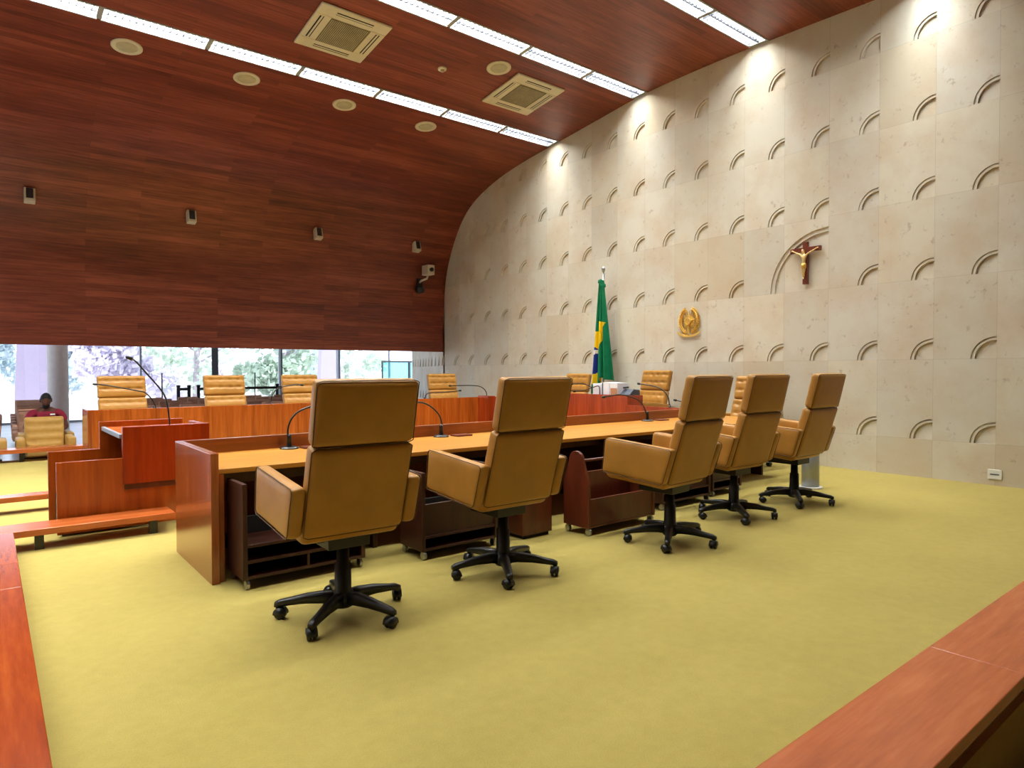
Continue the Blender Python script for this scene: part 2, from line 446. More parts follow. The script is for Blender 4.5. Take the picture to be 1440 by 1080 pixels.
# ------------------------------------------------------------------ ceiling lights
PITCH = 1.337; FL = 1.295
def make_light():
    root = thing('ceiling_light', 'x', 'ceiling light')
    h = MB(); e = .012
    h.box(-FL/2, FL/2, -HALF + .002, -HALF + e, .0, .19); h.box(-FL/2, FL/2, HALF - e, HALF - .002, .0, .19)
    h.box(-FL/2, -FL/2 + e, -HALF, HALF, .0, .19); h.box(FL/2 - e, FL/2, -HALF, HALF, .0, .19); h.box(-FL/2, FL/2, -HALF, HALF, .185, .197)
    h.box(-FL/2, FL/2, -HALF - .012, -HALF + .012, -.012, .0); h.box(-FL/2, FL/2, HALF - .012, HALF + .012, -.012, .0)
    h.build('housing', M['housing'], root)
    l = MB(); l.box(-FL/2 + .02, FL/2 - .02, -.008, .008, .002, .048)
    for i in range(15):
        x = -FL/2 + .03 + (FL - .06) * (i + .5) / 15
        l.box(x - .003, x + .003, -HALF + .014, HALF - .014, .004, .046)
    l.build('louver', M['louver'], root)
    l = MB(); l.box(FL/2, FL/2 + PITCH - FL, -HALF + .002, HALF - .002, .0, .05); l.build('end_cap', M['housing'], root)
    for y in (-.07, .07):
        q = MB(); q.tube([(-FL/2 + .03, y, .08), (FL/2 - .03, y, .08)], .013, 8); q.build('fluorescent_tube', M['tube'], root, smooth=True)
    return root
lp = make_light(); index_kids(lp)
ORD = ['first', 'second', 'third', 'fourth', 'fifth', 'sixth', 'seventh', 'eighth']
rown = ['row beside the four round speakers', 'row past the air conditioners', 'short row above the crucifix', '']
counts = [11, 11, 11, 11]; used = False
LIGHT_W = 168
DIMMING = [[(0, 2, .66), (2, 11, 1)], [(0, 2, .66), (2, 11, 1)], [(0, 2, .66), (2, 11, .40)], [(0, 2, .66), (2, 11, .44)]]
for ri, (ry, cnt) in enumerate(zip(ROWS, counts)):
    z = shell_z(ry); sl = math.atan2(shell_z(ry + .15) - shell_z(ry - .15), .3)
    for i in range(cnt):
        x = 9.255 - PITCH * (i + .5)
        seen = (ri == 0 and i < 7) or (ri == 1 and i < 4) or (ri == 2 and i < 2)
        lab = ('%s fluorescent light from the stone wall, in the %s' % (ORD[i], rown[ri])) if seen else 'lit louvred fluorescent light over the carpeted stage, above the top of the photo'
        g = ('lights of the ' + rown[ri].split(' ')[0] + ' ' + ' '.join(rown[ri].split(' ')[1:4])) if seen else 'ceiling lights beyond the picture'
        if not used: L = lp; used = True; L['label'] = lab; L['group'] = g
        else: L = dup(lp, (0, 0, 0), 0, lab, g)
        L.location = (x, ry, z); L.rotation_euler = (sl, 0, 0)
    # the two rows over the near side are dimmed except beside the stone wall
    for (i0, i1, k) in DIMMING[ri]:
        n_ = i1 - i0; inset = .135 if i0 == 0 else 0
        ld = bpy.data.lights.new('row_lamp', 'AREA'); ld.shape = 'RECTANGLE'; ld.size = PITCH * n_ - inset; ld.size_y = .25
        ld.energy = LIGHT_W * n_ * k; ld.color = (.98, 1, .965)
        lo = bpy.data.objects.new('row_lamp', ld); COL.objects.link(lo)
        lo.location = (9.255 - inset - PITCH * i0 - ld.size / 2, ry + .118 * math.sin(sl), z + .118); lo.rotation_euler = (sl, 0, 0)

# ------------------------------------------------------------------ round speakers, detector, air conditioners
def on_shell(o, y, x, dz=0):
    sl = math.atan2(shell_z(y + .1) - shell_z(y - .1), .2)
    o.location = (x, y, shell_z(y) + dz); o.rotation_euler = (sl, 0, 0)
def make_speaker():
    root = thing('ceiling_speaker', 'x', 'speaker')
    r = MB(); r.lathe([(.165, .0), (.20, .0), (.20, -.012), (.172, -.018), (.165, -.012)], 32); r.build('rim', M['cream'], root, smooth=True)
    g = MB(); g.lathe([(.166, -.004), (.166, -.011), (.08, -.014), (.002, -.015)], 32); g.build('grille', M['cream_dark'], root, smooth=True)
    return root
spk = make_speaker(); index_kids(spk)
for i, x in enumerate((1.63, 3.28, 4.92, 6.56)):
    lab = 'round cream ceiling speaker below the long light row, %s counting from the stone wall' % ORD[3 - i]
    s = spk if i == 0 else dup(spk, (0, 0, 0), 0, lab)
    s['label'] = lab; s['group'] = 'round speakers in the timber vault'; on_shell(s, 10.77, x)
s = dup(spk, (0, 0, 0), 0, 'round cream ceiling speaker beside the air conditioner close to the stone wall', 'round speakers in the timber vault'); on_shell(s, 8.45, 6.52)
d = thing('smoke_detector', 'small cream smoke detector between the two air conditioners', 'smoke detector')
q = MB(); q.lathe([(.07, 0), (.07, -.02), (.05, -.03), (.002, -.03)], 20); q.build('detector_base', M['cream'], d, smooth=True)
q = MB(); q.lathe([(.03, -.03), (.028, -.055), (.002, -.06)], 16); q.build('sensor_cap', M['cream_dark'], d, smooth=True)
on_shell(d, 8.93, 5.75)
def make_ac():
    root = thing('air_conditioner', 'x', 'air conditioner')
    p = MB()
    p.box(-.52, .52, -.30, .30, -.035, .0); p.box(-.52, .52, -.52, -.30, -.035, .0); p.box(-.52, .52, .30, .52, -.035, .0)
    p.build('panel', M['cream'], root, bevel=.012)
    q = MB(); q.box(-.29, .29, -.29, .29, -.043, -.034)
    q.build('intake_grille', M['grille'], root)
    fl = MB()
    for i in range(22):
        x = -.275 + .025 * i; fl.box(x, x + .006, -.28, .28, -.047, -.042)
    fl.build('grille_slat', M['cream_dark'], root)
    for a in range(4):
        R = Matrix.Rotation(a * PI / 2, 4, 'Z')
        f = MB(); f.box(-.27, .27, .385, .40, -.037, -.0345, R); f.box(-.27, .27, .425, .445, -.037, -.0345, R); f.build('air_slot', M['dark_void'], root)
        f = MB(); f.box(-.27, .27, .40, .425, -.041, -.034, R); f.build('louver_flap', M['cream'], root)
    return root
ac = make_ac(); index_kids(ac)
def put_ac(a, x): on_shell(a, 8.9, x)
ac['label'] = 'square cream ceiling air conditioner high up, farther out from the stone wall'; ac['group'] = 'ceiling air conditioners'; put_ac(ac, 4.05)
a2 = dup(ac, (0, 0, 0), 0, 'square cream ceiling air conditioner close to the stone wall, next to a round speaker', 'ceiling air conditioners'); put_ac(a2, 7.40)
# spotlight boxes on the vertical timber
def make_spot():
    root = thing('wall_speaker', 'x', 'wall speaker')
    q = MB(); q.box(-.055, .055, -.02, .03, -.10, .10); q.build('bracket', M['cream'], root, bevel=.006)
    q = MB(); q.box(-.08, .08, -.17, -.02, -.13, .11, Matrix.Rotation(math.radians(-14), 4, 'X')); q.build('cabinet', M['cream'], root, bevel=.012)
    q = MB(); q.box(-.05, .05, -.182, -.165, -.085, .095, Matrix.Rotation(math.radians(-14), 4, 'X')); q.build('front_grille', M['black'], root)
    return root
sp0 = make_spot(); index_kids(sp0)
for i, x in enumerate((.62, 3.16, 5.72, 8.2)):
    lab = 'small cream wall speaker with black front on the timber wall, %s from the stone wall' % ORD[3 - i]
    s = sp0 if i == 0 else dup(sp0, (0, 0, 0), 0, lab)
    s['label'] = lab; s['group'] = 'small speakers on the timber wall'; s.location = (x, shell_pt(4.35) - .03, 4.36)
cam = thing('video_camera', 'cream box video camera on a bracket mounted on the timber wall near the corner', 'camera', (8.5, shell_pt(3.6), 3.7))
q = MB(); q.box(-.08, .08, -.03, .0, -.32, -.02); q.build('wall_plate', M['black'], cam)
q = MB(); q.tube([(0, -.03, -.12), (-.05, -.2, -.10), (.02, -.33, -.06), (.04, -.36, .03)], .028, 8); q.build('bracket_arm', M['cream'], cam, smooth=True)
q = MB(); q.box(-.07, .13, -.52, -.24, .02, .26); q.build('camera_housing', M['cream'], cam, bevel=.012)
q = MB(); q.lathe([(.05, 0), (.05, .05), (.03, .055)], 16, Matrix.Translation((.03, -.52, .14)) @ Matrix.Rotation(PI / 2, 4, 'X')); q.build('lens', M['black'], cam, smooth=True)
q = MB(); q.lathe([(.002, -.42), (.09, -.40), (.12, -.33), (.11, -.26), (.002, -.25)], 16, Matrix.Translation((-.08, -.16, 0))); q.build('dome', M['black'], cam, smooth=True)

# ------------------------------------------------------------------ swivel chair
SPL = [(-.174, .499), (-.323, .981)]; SPT = [(-.325, .988), (-.404, 1.325)]
BW = .284
def tuft(x, s, cols, rows, d):
    v = 0
    for rr in rows:
        v -= d * .55 * math.exp(-((s - rr) / .016) ** 2)
        for cc in cols: v -= d * math.exp(-(((x - cc) ** 2 + (s - rr) ** 2) / .022 ** 2))
    return v
def slab(mb, sp, w, th, r, n, cols=(), rows=(), puff=.012):
    a, c = Vector(sp[0]), Vector(sp[1]); L = (c - a).length; t = (c - a) / L; nn = Vector((t.y, -t.x))
    def fn(x, s, h):
        hh = h + th / 2; ss = s + L / 2
        if h > th / 2 - .004:
            e = max(0, 1 - (x / w) ** 4) * max(0, 1 - (2 * s / L) ** 4)
            hh += puff * e + tuft(x, ss, cols, rows, .021)
        elif h < -th / 2 + .004: hh -= .008 * max(0, 1 - (x / w) ** 2) * max(0, 1 - (2 * s / L) ** 2)
        p = a + t * ss + nn * hh
        return (x, p.x, p.y)
    mb.rbox(w, L / 2, th / 2, r, n, fn)
COLS = [-.19, -.063, .063, .19]
def quadmap(A, B_, C_, D_):
    """(s,t) in [-1,1]^2 -> y,z ; A rear-bottom, B front-bottom, C front-top, D rear-top"""
    def g(s, t):
        a, c = (s + 1) / 2, (t + 1) / 2
        return tuple(A[i] * (1 - a) * (1 - c) + B_[i] * a * (1 - c) + C_[i] * a * c + D_[i] * (1 - a) * c for i in (0, 1))
    return g
ARB, AFB, AFT, ART = (-.172, .512), (.406, .556), (.374, .838), (-.262, .789)
def make_chair():
    root = thing('office_chair', 'x', 'chair')
    q = MB(); slab(q, SPT, BW, .092, .032, (24, 16, 3), COLS, (.135, .265)); q.build('headrest', M['leather'], root, smooth=True)
    hd = bpy.data.objects[-1] if False else q
    kids = [o for o in COL.objects if o.parent == root]
    head = kids[-1]
    def loop_on(sp, w, off, parent, zpad=.006, r=.0028):
        a, c = Vector(sp[0]), Vector(sp[1]); t = (c - a).normalized(); nn = Vector((t.y, -t.x))
        pts = []
        i = .03
        ring = [(-w + i, 0), (w - i, 0), (w - .008, .02), (w, i), (w, 1 - i), (w - .008, 1 - .02), (w - i, 1), (-w + i, 1), (-w + .008, 1 - .02), (-w, 1 - i), (-w, i), (-w + .008, .02), (-w + i, 0)]
        Ln = (c - a).length
        for x, k in ring:
            s = k * Ln if k in (0, 1) else (k * Ln if k < .5 else Ln - (1 - k) * Ln)
            p = a + t * s + nn * off; pts.append((x, p.x, p.y))
        m = MB(); m.tube(pts, r, 5, cap=False); return m.build('piping', M['piping'], parent, smooth=True)
    loop_on(SPT, BW - .004, .012, head)
    q = MB(); slab(q, SPL, BW, .098, .03, (24, 20, 3), COLS, (.16, .29, .42)); low = q.build('backrest', M['leather'], root, smooth=True)
    loop_on(SPL, BW - .004, .012, low)
    # seat
    g = quadmap((-.13, .46), (.43, .50), (.45, .645), (-.20, .63))
    def fs(x, y, z):
        a, c = y / .29, z / .085
        Y, Z = g(max(-1, min(1, a)), max(-1, min(1, c)))
        if c > .9: Z += .018 * (1 - (x / .28) ** 2) * (1 - a * a) + tuft(x, y, COLS, (-.15, 0, .15), .012)
        return (x, Y, Z)
    q = MB(); q.rbox(BW - .004, .29, .085, .035, (20, 18, 3), fs); q.build('seat', M['leather'], root, smooth=True)
    ga = quadmap(ARB, AFB, AFT, ART)
    for sd in (-1, 1):
        def fa(x, y, z):
            Y, Z = ga(y / .30, z / .14)
            return (sd * (BW + .0425) + x, Y, Z)
        q = MB(); q.rbox(.0415, .30, .14, .03, (2, 8, 6), fa); arm = q.build('armrest', M['leather'], root, smooth=True)
        m = MB(); xo = sd * (BW + .0425 + .0385)
        rr = []
        for (s_, t_) in ((-.93, -1), (.93, -1), (.985, -.9), (1, -.8), (1, .8), (.985, .9), (.93, 1), (-.93, 1), (-.985, .9), (-1, .8), (-1, -.8), (-.985, -.9), (-.93, -1)):
            Y, Z = ga(s_ * .985, t_ * .975); rr.append((xo, Y, Z))
        m.tube(rr, .003, 5, cap=False); m.build('piping', M['piping'], arm, smooth=True)
    q = MB(); q.box(-.12, .12, -.10, .22, .405, .475); q.box(-.16, .16, -.04, .06, .44, .50); q.tube([(.10, .08, .44), (.30, .10, .44)], .008, 6); q.build('tilt_mechanism', M['black'], root, bevel=.01)
    q = MB(); q.lathe([(.058, .10), (.055, .14), (.047, .16), (.045, .30), (.036, .305), (.034, .43)], 20); q.build('gas_column', M['black'], root, smooth=True)
    base = bpy.data.objects.new('star_base', None)
    q = MB(); q.lathe([(.05, .055), (.062, .07), (.066, .11), (.055, .135), (.045, .14)], 20); hub = q.build('base_hub', M['black'], root, smooth=True)
    R = .355
    for i in range(5):
        a = math.radians(72 * i); ca, sa = math.cos(a), math.sin(a)
        secs = [(.03, .105, .030, .034), (.10, .112, .028, .030), (.20, .108, .025, .024), (.29, .095, .022, .018), (.345, .088, .021, .016), (.372, .080, .016, .012)]
        vs = []; fsx = []
        for (d, z, hw, hh) in secs:
            for (u, v_) in ((-1, -1), (-.7, -1), (.7, -1), (1, -1), (1, .5), (.7, 1), (-.7, 1), (-1, .5)):
                x, y = d, u * hw; vs.append((x * ca - y * sa, x * sa + y * ca, z + v_ * hh))
        for k in range(len(secs) - 1):
            for j in range(8): fsx.append((k * 8 + j, k * 8 + (j + 1) % 8, k * 8 + 8 + (j + 1) % 8, k * 8 + 8 + j))
        fsx.append(tuple(range(7, -1, -1))); fsx.append(tuple(range((len(secs) - 1) * 8, len(secs) * 8)))
        q = MB(); q.add(vs, fsx); leg = q.build('leg', M['black'], root, smooth=True)
        q = MB(); T = Matrix.Translation((R * ca, R * sa, 0)) @ Matrix.Rotation(a + 1.1 + i * .9, 4, 'Z')
        q.lathe([(.012, .05), (.016, .085)], 10, T)
        for off in (-.014, .014):
            q.lathe([(.018, -.011), (.029, -.009), (.0305, 0), (.029, .009), (.018, .011)], 18, T @ Matrix.Translation((.015, off, .0305)) @ Matrix.Rotation(PI / 2, 4, 'X'))
        hood = [(.015 + .034 * math.cos(g), .034 * math.sin(g) + .0305) for g in [PI * (-.05 + 1.1 * i_ / 10) for i_ in range(11)]]
        q.prism(hood, -.027, .027, lambda u_, v_, w_, T=T: T @ Vector((u_, w_, v_)))
        q.build('caster', M['black'], leg, smooth=True)
    bpy.data.objects.remove(base)
    return root
chair = make_chair(); index_kids(chair)
CH = [(1.548, 3.457, -2.2, 4, 'first tan leather swivel chair, pulled out beside the end panel of the long desk'),
      (2.729, 3.506, -.4, 23, 'second tan leather swivel chair along the long desk, reclined, showing its back'),
      (4.257, 3.29, 4.3, 3 - 4.3, 'third tan leather swivel chair along the long desk, beside the round-topped rack'),
      (5.45, 3.477, -1.6, 15, 'fourth tan leather swivel chair along the long desk, last but one before the stone wall'),
      (6.527, 3.46, .2, 2, 'fifth tan leather swivel chair along the long desk, in front of the steel bin')]
first = True
def place_chair(x, y, rz, label, group, base_rot=None, dz=0, sx=1, rec=0):
    global first
    if first: c = chair; first = False; c.location = (x, y, 0); c.rotation_euler = (0, 0, rz); c['label'] = label; c['group'] = group
    else: c = dup(chair, (x, y, 0), rz, label, group)
    kids = [o for o in COL.objects if o.parent == c]
    for k in kids:
        st = k.name.split('.')[0]
        if st in ('leg', 'base_hub') and base_rot: k.rotation_euler = (0, 0, base_rot)
        if st in ('headrest', 'backrest', 'seat', 'armrest') and dz: k.location.z = dz
    if sx != 1: c.scale = (sx, 1, 1)
    return c
for x, y, r, br_, lab in CH:
    place_chair(x, y, math.radians(r), lab, 'tan swivel chairs along the long desk', math.radians(br_ - r))
FAR = [(1.65, 182, 'first tufted tan chair behind the far bench, at its open end, beside the lectern microphone'),
       (3.15, 180, 'second tufted tan chair behind the far bench, before the dark window post'),
       (4.45, 179, 'third tufted tan chair behind the far bench, half hidden by the first swivel chair'),
       (7.48, 174, 'tufted tan chair behind the far bench beside the corner of the stone wall')]
for x, r, lab in FAR:
    place_chair(x, 11.42, math.radians(r), lab, 'tufted chairs behind the far bench', .3, -.034, 1.16)
HEAD = [((8.42, 7.08), 84, .03, 'tufted tan chair behind the raised bench, next to the stack of white boxes'),
        ((8.36, 8.86), 88, -.03, 'tufted tan chair mostly hidden by the second swivel chair, beside the flag'),
        ((8.40, 5.22), 90, -.06, 'tufted tan chair seen between the third and fourth swivel chairs')]
for (x, y), r, dz, lab in HEAD:
    place_chair(x, y, math.radians(r), lab, 'tufted chairs by the stone wall', .2, dz, 1.1)

# ------------------------------------------------------------------ long near desk
def bx(mb, x0, x1, y0, y1, z0, z1): mb.box(x0, x1, y0, y1, z0, z1)
XE = 1.11
nd = thing('desk', 'long near desk with ochre worktop, wooden end panel and raised back rim', 'desk', (XE, 5.0, 0))
def dpart(name, m, parent, boxes, bevel=.004, org=None):
    org = org or Vector(parent.location)
    q = MB()
    for (x0, x1, y0, y1, z0, z1) in boxes: q.box(x0 - org.x, x1 - org.x, y0 - org.y, y1 - org.y, z0 - org.z, z1 - org.z)
    return q.build(name, m, parent, bevel=bevel)
q = MB()   # worktop, its front edge runs slightly out of parallel
o_ = Vector(nd.location)
q.prism([(1.16, 4.50), (6.9, 4.34), (7.42, 4.27), (7.94, 4.27), (7.94, 5.435), (1.16, 5.435)], .708, .74, lambda u_, v_, w_: (u_ - o_.x, v_ - o_.y, w_ - o_.z))
q.build('worktop', M['top'], nd, bevel=.003)
dpart('end_panel', M['desk_end'], nd, [(1.11, 1.16, 4.47, 5.48, 0, .848)])
dpart('back_panel', M['desk_x'], nd, [(1.16, 7.5, 5.435, 5.48, .03, .848)])
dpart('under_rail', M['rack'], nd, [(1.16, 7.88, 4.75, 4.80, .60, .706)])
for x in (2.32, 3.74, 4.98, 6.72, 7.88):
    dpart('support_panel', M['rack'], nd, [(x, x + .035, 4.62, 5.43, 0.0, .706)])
dpart('inner_panel', M['desk_end'], nd, [(1.165, 1.20, 4.50, 5.0, .0, .706)])
dpart('plinth', M['dark_void'], nd, [(1.22, 7.88, 5.36, 5.43, .0, .10)])

# racks under the desk
def rack(name, label, x0, x1, y0, y1, H, m, style):
    r = thing(name, label, 'rack', ((x0 + x1) / 2, (y0 + y1) / 2, 0), 0, 'document racks under the long desk')
    o = Vector(r.location); z0 = .065
    if style == 'round':
        for x in (x0, x1 - .028):
            ym = (y0 + y1) / 2; rad = (y1 - y0) / 2 * .55
            poly = [(y0, z0), (y1, z0), (y1, H * .62)] + [(ym + rad * math.cos(a), H - rad + rad * math.sin(a)) for a in [PI * i / 8 for i in range(9)]] + [(y0, H * .62)]
            q = MB(); q.prism(poly, x, x + .028, lambda u_, v_, w_: (w_ - o.x, u_ - o.y, v_ - o.z)); q.build('side_panel', m, r, bevel=.004)
        dpart('trough', m, r, [(x0 + .028, x1 - .028, y0 + .01, y0 + .03, z0 + .02, z0 + .24)])
        dpart('trough', m, r, [(x0 + .028, x1 - .028, y1 - .03, y1 - .01, z0 + .02, z0 + .42)])
        dpart('shelf', m, r, [(x0 + .028, x1 - .028, y0 + .01, y1 - .01, z0, z0 + .02)])
        q = MB(); ym = (y0 + y1) / 2; q.tube([(x0 + .02 - o.x, ym - o.y - .06, H - .08), (x1 - .02 - o.x, ym - o.y - .06, H - .08)], .012, 8); q.build('rail', m, r, smooth=True)
    else:
        dpart('side_panel', m, r, [(x0, x0 + .03, y0, y1, z0, H)]); dpart('side_panel', m, r, [(x1 - .03, x1, y0, y1, z0, H * .62 if style == 'slots' else H)])
        zs = [z0, z0 + .10, z0 + .20] if style == 'slots' else [z0, z0 + .09]
        for z in zs: dpart('shelf', m, r, [(x0 + .03, x1 - .03, y0 + .005, y1, z, z + .02)])
        if style == 'slots':
            dpart('divider', m, r, [((x0 + x1) / 2, (x0 + x1) / 2 + .018, y0 + .01, y1, z0 + .02, z0 + .10)])
        else:
            dpart('front_board', m, r, [(x0 + .03, x1 - .03, y0 + .02, y0 + .04, z0 + .11, z0 + .34)])
        dpart('back_board', M['dark_void'], r, [(x0 + .03, x1 - .03, y1 - .02, y1, z0, H * .6)])
    for x in (x0 + .03, x1 - .03):
        for y in (y0 + .03, y1 - .03):
            q = MB(); q.lathe([(.014, -.012), (.03, -.01), (.03, .01), (.014, .012)], 14, Matrix.Translation((x - o.x, y - o.y, .031)) @ Matrix.Rotation(PI / 2, 4, 'Y'))
            q.box(x - o.x - .008, x - o.x + .008, y - o.y - .008, y - o.y + .008, .04, .07)
            q.build('caster', M['chrome'], r, smooth=False)
    return r
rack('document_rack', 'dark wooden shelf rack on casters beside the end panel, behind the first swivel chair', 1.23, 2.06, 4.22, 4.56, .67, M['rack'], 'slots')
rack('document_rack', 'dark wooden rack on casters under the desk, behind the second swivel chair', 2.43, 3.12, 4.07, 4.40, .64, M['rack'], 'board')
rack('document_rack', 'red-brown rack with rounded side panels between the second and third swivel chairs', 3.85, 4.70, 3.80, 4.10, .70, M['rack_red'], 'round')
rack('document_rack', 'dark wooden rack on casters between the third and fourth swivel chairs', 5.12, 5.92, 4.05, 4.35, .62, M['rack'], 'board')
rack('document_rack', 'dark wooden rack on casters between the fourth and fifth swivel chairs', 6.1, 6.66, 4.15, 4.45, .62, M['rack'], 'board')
pd = thing('pedestal_cabinet', 'plain brown pedestal cabinet under the desk behind the second swivel chair', 'cabinet', (3.53, 4.23, 0))
dpart('body', M['rack_red'], pd, [(3.37, 3.69, 4.07, 4.40, .03, .60)]); dpart('plinth', M['dark_void'], pd, [(3.39, 3.67, 4.09, 4.38, 0, .03)])
bn = thing('steel_bin', 'steel cylinder bin on a white plate between the last swivel chair and the stone wall', 'bin', (7.46, 3.76, 0))
q = MB(); q.lathe([(.13, .0), (.13, .018), (.002, .02)], 28); q.build('base_plate', M['white'], bn, smooth=False)
q = MB(); q.lathe([(.095, .02), (.095, .44), (.085, .45), (.002, .45)], 28); q.build('bin_body', plain('satin_steel', (158, 162, 168), .35, .35, .5, .03), bn, smooth=True)

# ------------------------------------------------------------------ head bench, its low wing, raised part
wd = thing('wing_desk', 'low wooden desk wing in front of the stone wall, joining the long desk', 'desk', (7.5, 5.8, 0))
dpart('front_panel', M['head_wood'], wd, [(7.5, 7.55, 5.485, 6.62, .02, .845)])
dpart('worktop', M['top'], wd, [(7.55, 7.94, 5.44, 6.62, .706, .738)])
dpart('side_panel', M['desk_v'], wd, [(7.55, 7.94, 6.58, 6.62, .02, .70)])
hb = thing('bench', 'raised reddish wooden bench before the stone wall carrying white boxes', 'desk', (7.6, 8, 0))
dpart('front_panel', M['head_wood'], hb, [(7.56, 7.62, 6.64, 9.2, .02, .99)])
dpart('end_panel', M['head_wood'], hb, [(7.62, 7.92, 6.64, 6.70, .02, .985)])
dpart('end_panel', M['head_wood'], hb, [(7.62, 7.92, 9.15, 9.2, .02, .985)])
dpart('worktop', M['desk_v'], hb, [(7.62, 7.93, 6.70, 9.15, .935, .965)])
fbx = [(7.56, 10.36)]
fb = thing('far_bench', 'long far bench with vertical-grain wooden front opposite the long desk', 'desk', (4.4, 10.7, 0))
dpart('front_panel', M['desk_v'], fb, [(1.09, 7.62, 10.35, 10.40, .02, .858)])
dpart('end_panel', M['desk_end'], fb, [(1.04, 1.09, 10.35, 10.96, .0, .858)])
dpart('worktop', M['top'], fb, [(1.09, 8.1, 10.40, 10.96, .72, .75)])
dpart('corner_block', M['head_wood'], fb, [(7.45, 7.62, 10.02, 10.35, .02, .885)])
dpart('corner_panel', M['head_wood'], fb, [(7.56, 7.62, 9.22, 10.02, .02, .87)])
for x in (1.7, 4.0, 6.3): dpart('leg_panel', M['rack'], fb, [(x, x + .04, 10.42, 10.9, 0, .72)])

# boxes and device on the raised bench
def one(name, label, cat, boxes, m, bevel=.003, group=None):
    x0 = sum(b_[0] + b_[1] for b_ in boxes) / 2 / len(boxes); y0 = sum(b_[2] + b_[3] for b_ in boxes) / 2 / len(boxes); z0 = min(b_[4] for b_ in boxes)
    q = MB()
    for b_ in boxes: q.box(b_[0] - x0, b_[1] - x0, b_[2] - y0, b_[3] - y0, b_[4] - z0, b_[5] - z0)
    o = q.build(name, m, None, bevel=bevel, loc=(x0, y0, z0)); return tag(o, label, cat, group)
for i, (ya, yb, h) in enumerate(((7.28, 7.46, .195), (7.10, 7.27, .215), (6.93, 7.09, .21))):
    f = thing('file_box', ['white file box beside the flag on the raised bench', 'middle white file box with blue spine in the group on the raised bench', 'white file box with brown label on the raised bench'][i], 'box', (7.78, (ya + yb) / 2, .965), 0, 'white file boxes on the bench')
    dpart('box_body', M['paper'], f, [(7.66, 7.92, ya, yb, .965, .965 + h)])
    if i == 2: dpart('label', M['cardb'], f, [(7.652, 7.661, ya + .01, yb - .02, .975, .965 + h * .6)], 0)
    if i == 1: dpart('spine_label', M['grey'], f, [(7.652, 7.661, yb - .035, yb - .02, .97, .96 + h)], 0)
f = thing('desk_phone', 'dark grey desk device next to the white boxes on the raised bench', 'phone', (7.8, 6.8, .965))
q = MB(); q.prism([(-.12, 0), (.12, 0), (.12, .10), (-.02, .115), (-.12, .03)], -.10, .10, lambda u_, v_, w_: (u_, w_, v_)); q.build('body', M['grey'], f, bevel=.006)
q = MB(); q.box(-.06, .04, .035, .085, .125, .15, Matrix.Rotation(-.1, 4, 'Y')); q.build('handset', M['blackmetal'], f, bevel=.01)
pad = one('microphone_plate', 'dark flat plate on the worktop behind the last swivel chair', 'plate', [(7.55, 7.85, 4.42, 4.62, .74, .76)], M['blackmetal'])

# ------------------------------------------------------------------ microphones
def smooth_path(p, per=5):
    p = [Vector(q) for q in p]; out = []
    for i in range(len(p) - 1):
        a = [p[max(0, min(len(p) - 1, j))] for j in (i - 1, i, i + 1, i + 2)]
        for q in range(per):
            t = q / per
            out.append(.5 * ((2 * a[1]) + (a[2] - a[0]) * t + (2 * a[0] - 5 * a[1] + 4 * a[2] - a[3]) * t * t + (3 * a[1] - a[0] - 3 * a[2] + a[3]) * t ** 3))
    return out + [p[-1]]
def mic(label, path, ztop, plate=True, r=.008, group=None, stem=.10):
    base = Vector((path[0][0], path[0][1], ztop))
    m = thing('gooseneck_microphone', label, 'microphone', base, 0, group)
    P = [Vector(p) - base for p in path]; P[0].z = .012
    if plate:
        q = MB(); q.lathe([(.075, 0), (.075, .008), (.06, .018), (.02, .02)], 24); q.build('base', M['blackmetal'], m, smooth=False)
        q = MB(); q.lathe([(.02, .015), (.018, stem), (.012, stem + .02)], 12); q.build('stem', M['blackmetal'], m, smooth=True)
    q = MB(); sp_ = smooth_path(P); q.tube(sp_, r, 8); q.build('gooseneck', M['blackmetal'], m, smooth=True)
    a, c = sp_[-2], sp_[-1]; d_ = (c - a).normalized()
    q = MB(); q.tube([c - d_ * .03, c - d_ * .02, c + d_ * .015, c + d_ * .03], [.009, .017, .017, .008], 10); q.build('capsule', M['black'], m, smooth=True)
    return m
G1 = 'microphones on the long desk'
mic('gooseneck microphone on the desk beside the first swivel chair, close to the end panel', [(1.93, 5.33, .75), (1.92, 5.33, .9), (1.97, 5.33, 1.01), (2.07, 5.31, 1.07), (2.2, 5.28, 1.09), (2.36, 5.24, 1.09)], .74, group=G1)
mic('gooseneck microphone on the desk between the first two swivel chairs', [(3.4, 5.33, .75), (3.41, 5.33, .85), (3.37, 5.33, .96), (3.26, 5.33, 1.05), (3.15, 5.32, 1.08), (2.98, 5.3, 1.08)], .74, group=G1)
mic('gooseneck microphone on the desk before the raised bench, bent over the ochre worktop', [(6.41, 5.30, .75), (6.38, 5.30, .85), (6.28, 5.30, .98), (6.1, 5.3, 1.05), (5.89, 5.3, 1.08), (5.62, 5.3, 1.06)], .74, group=G1)
for (x, y, lab) in ((2.1, 5.27, 'thin dark booklet lying beside the first desk microphone'), (3.6, 5.28, 'thin dark booklet lying beside the microphone between the first two chairs'), (6.62, 5.26, 'thin dark booklet lying beside the desk microphone before the raised bench')):
    one('booklet', lab, 'booklet', [(x - .09, x + .09, y - .06, y + .06, .74, .755)], M['crosswood'], .002)
G2 = 'microphones on the far bench'
mic('gooseneck microphone on the far bench before its first tufted chair, reaching past the bench end', [(1.88, 10.6, .76), (1.89, 10.6, .9), (1.78, 10.6, 1.06), (1.65, 10.6, 1.105), (1.31, 10.6, 1.18), (1.16, 10.6, 1.2)], .75, r=.009, group=G2)
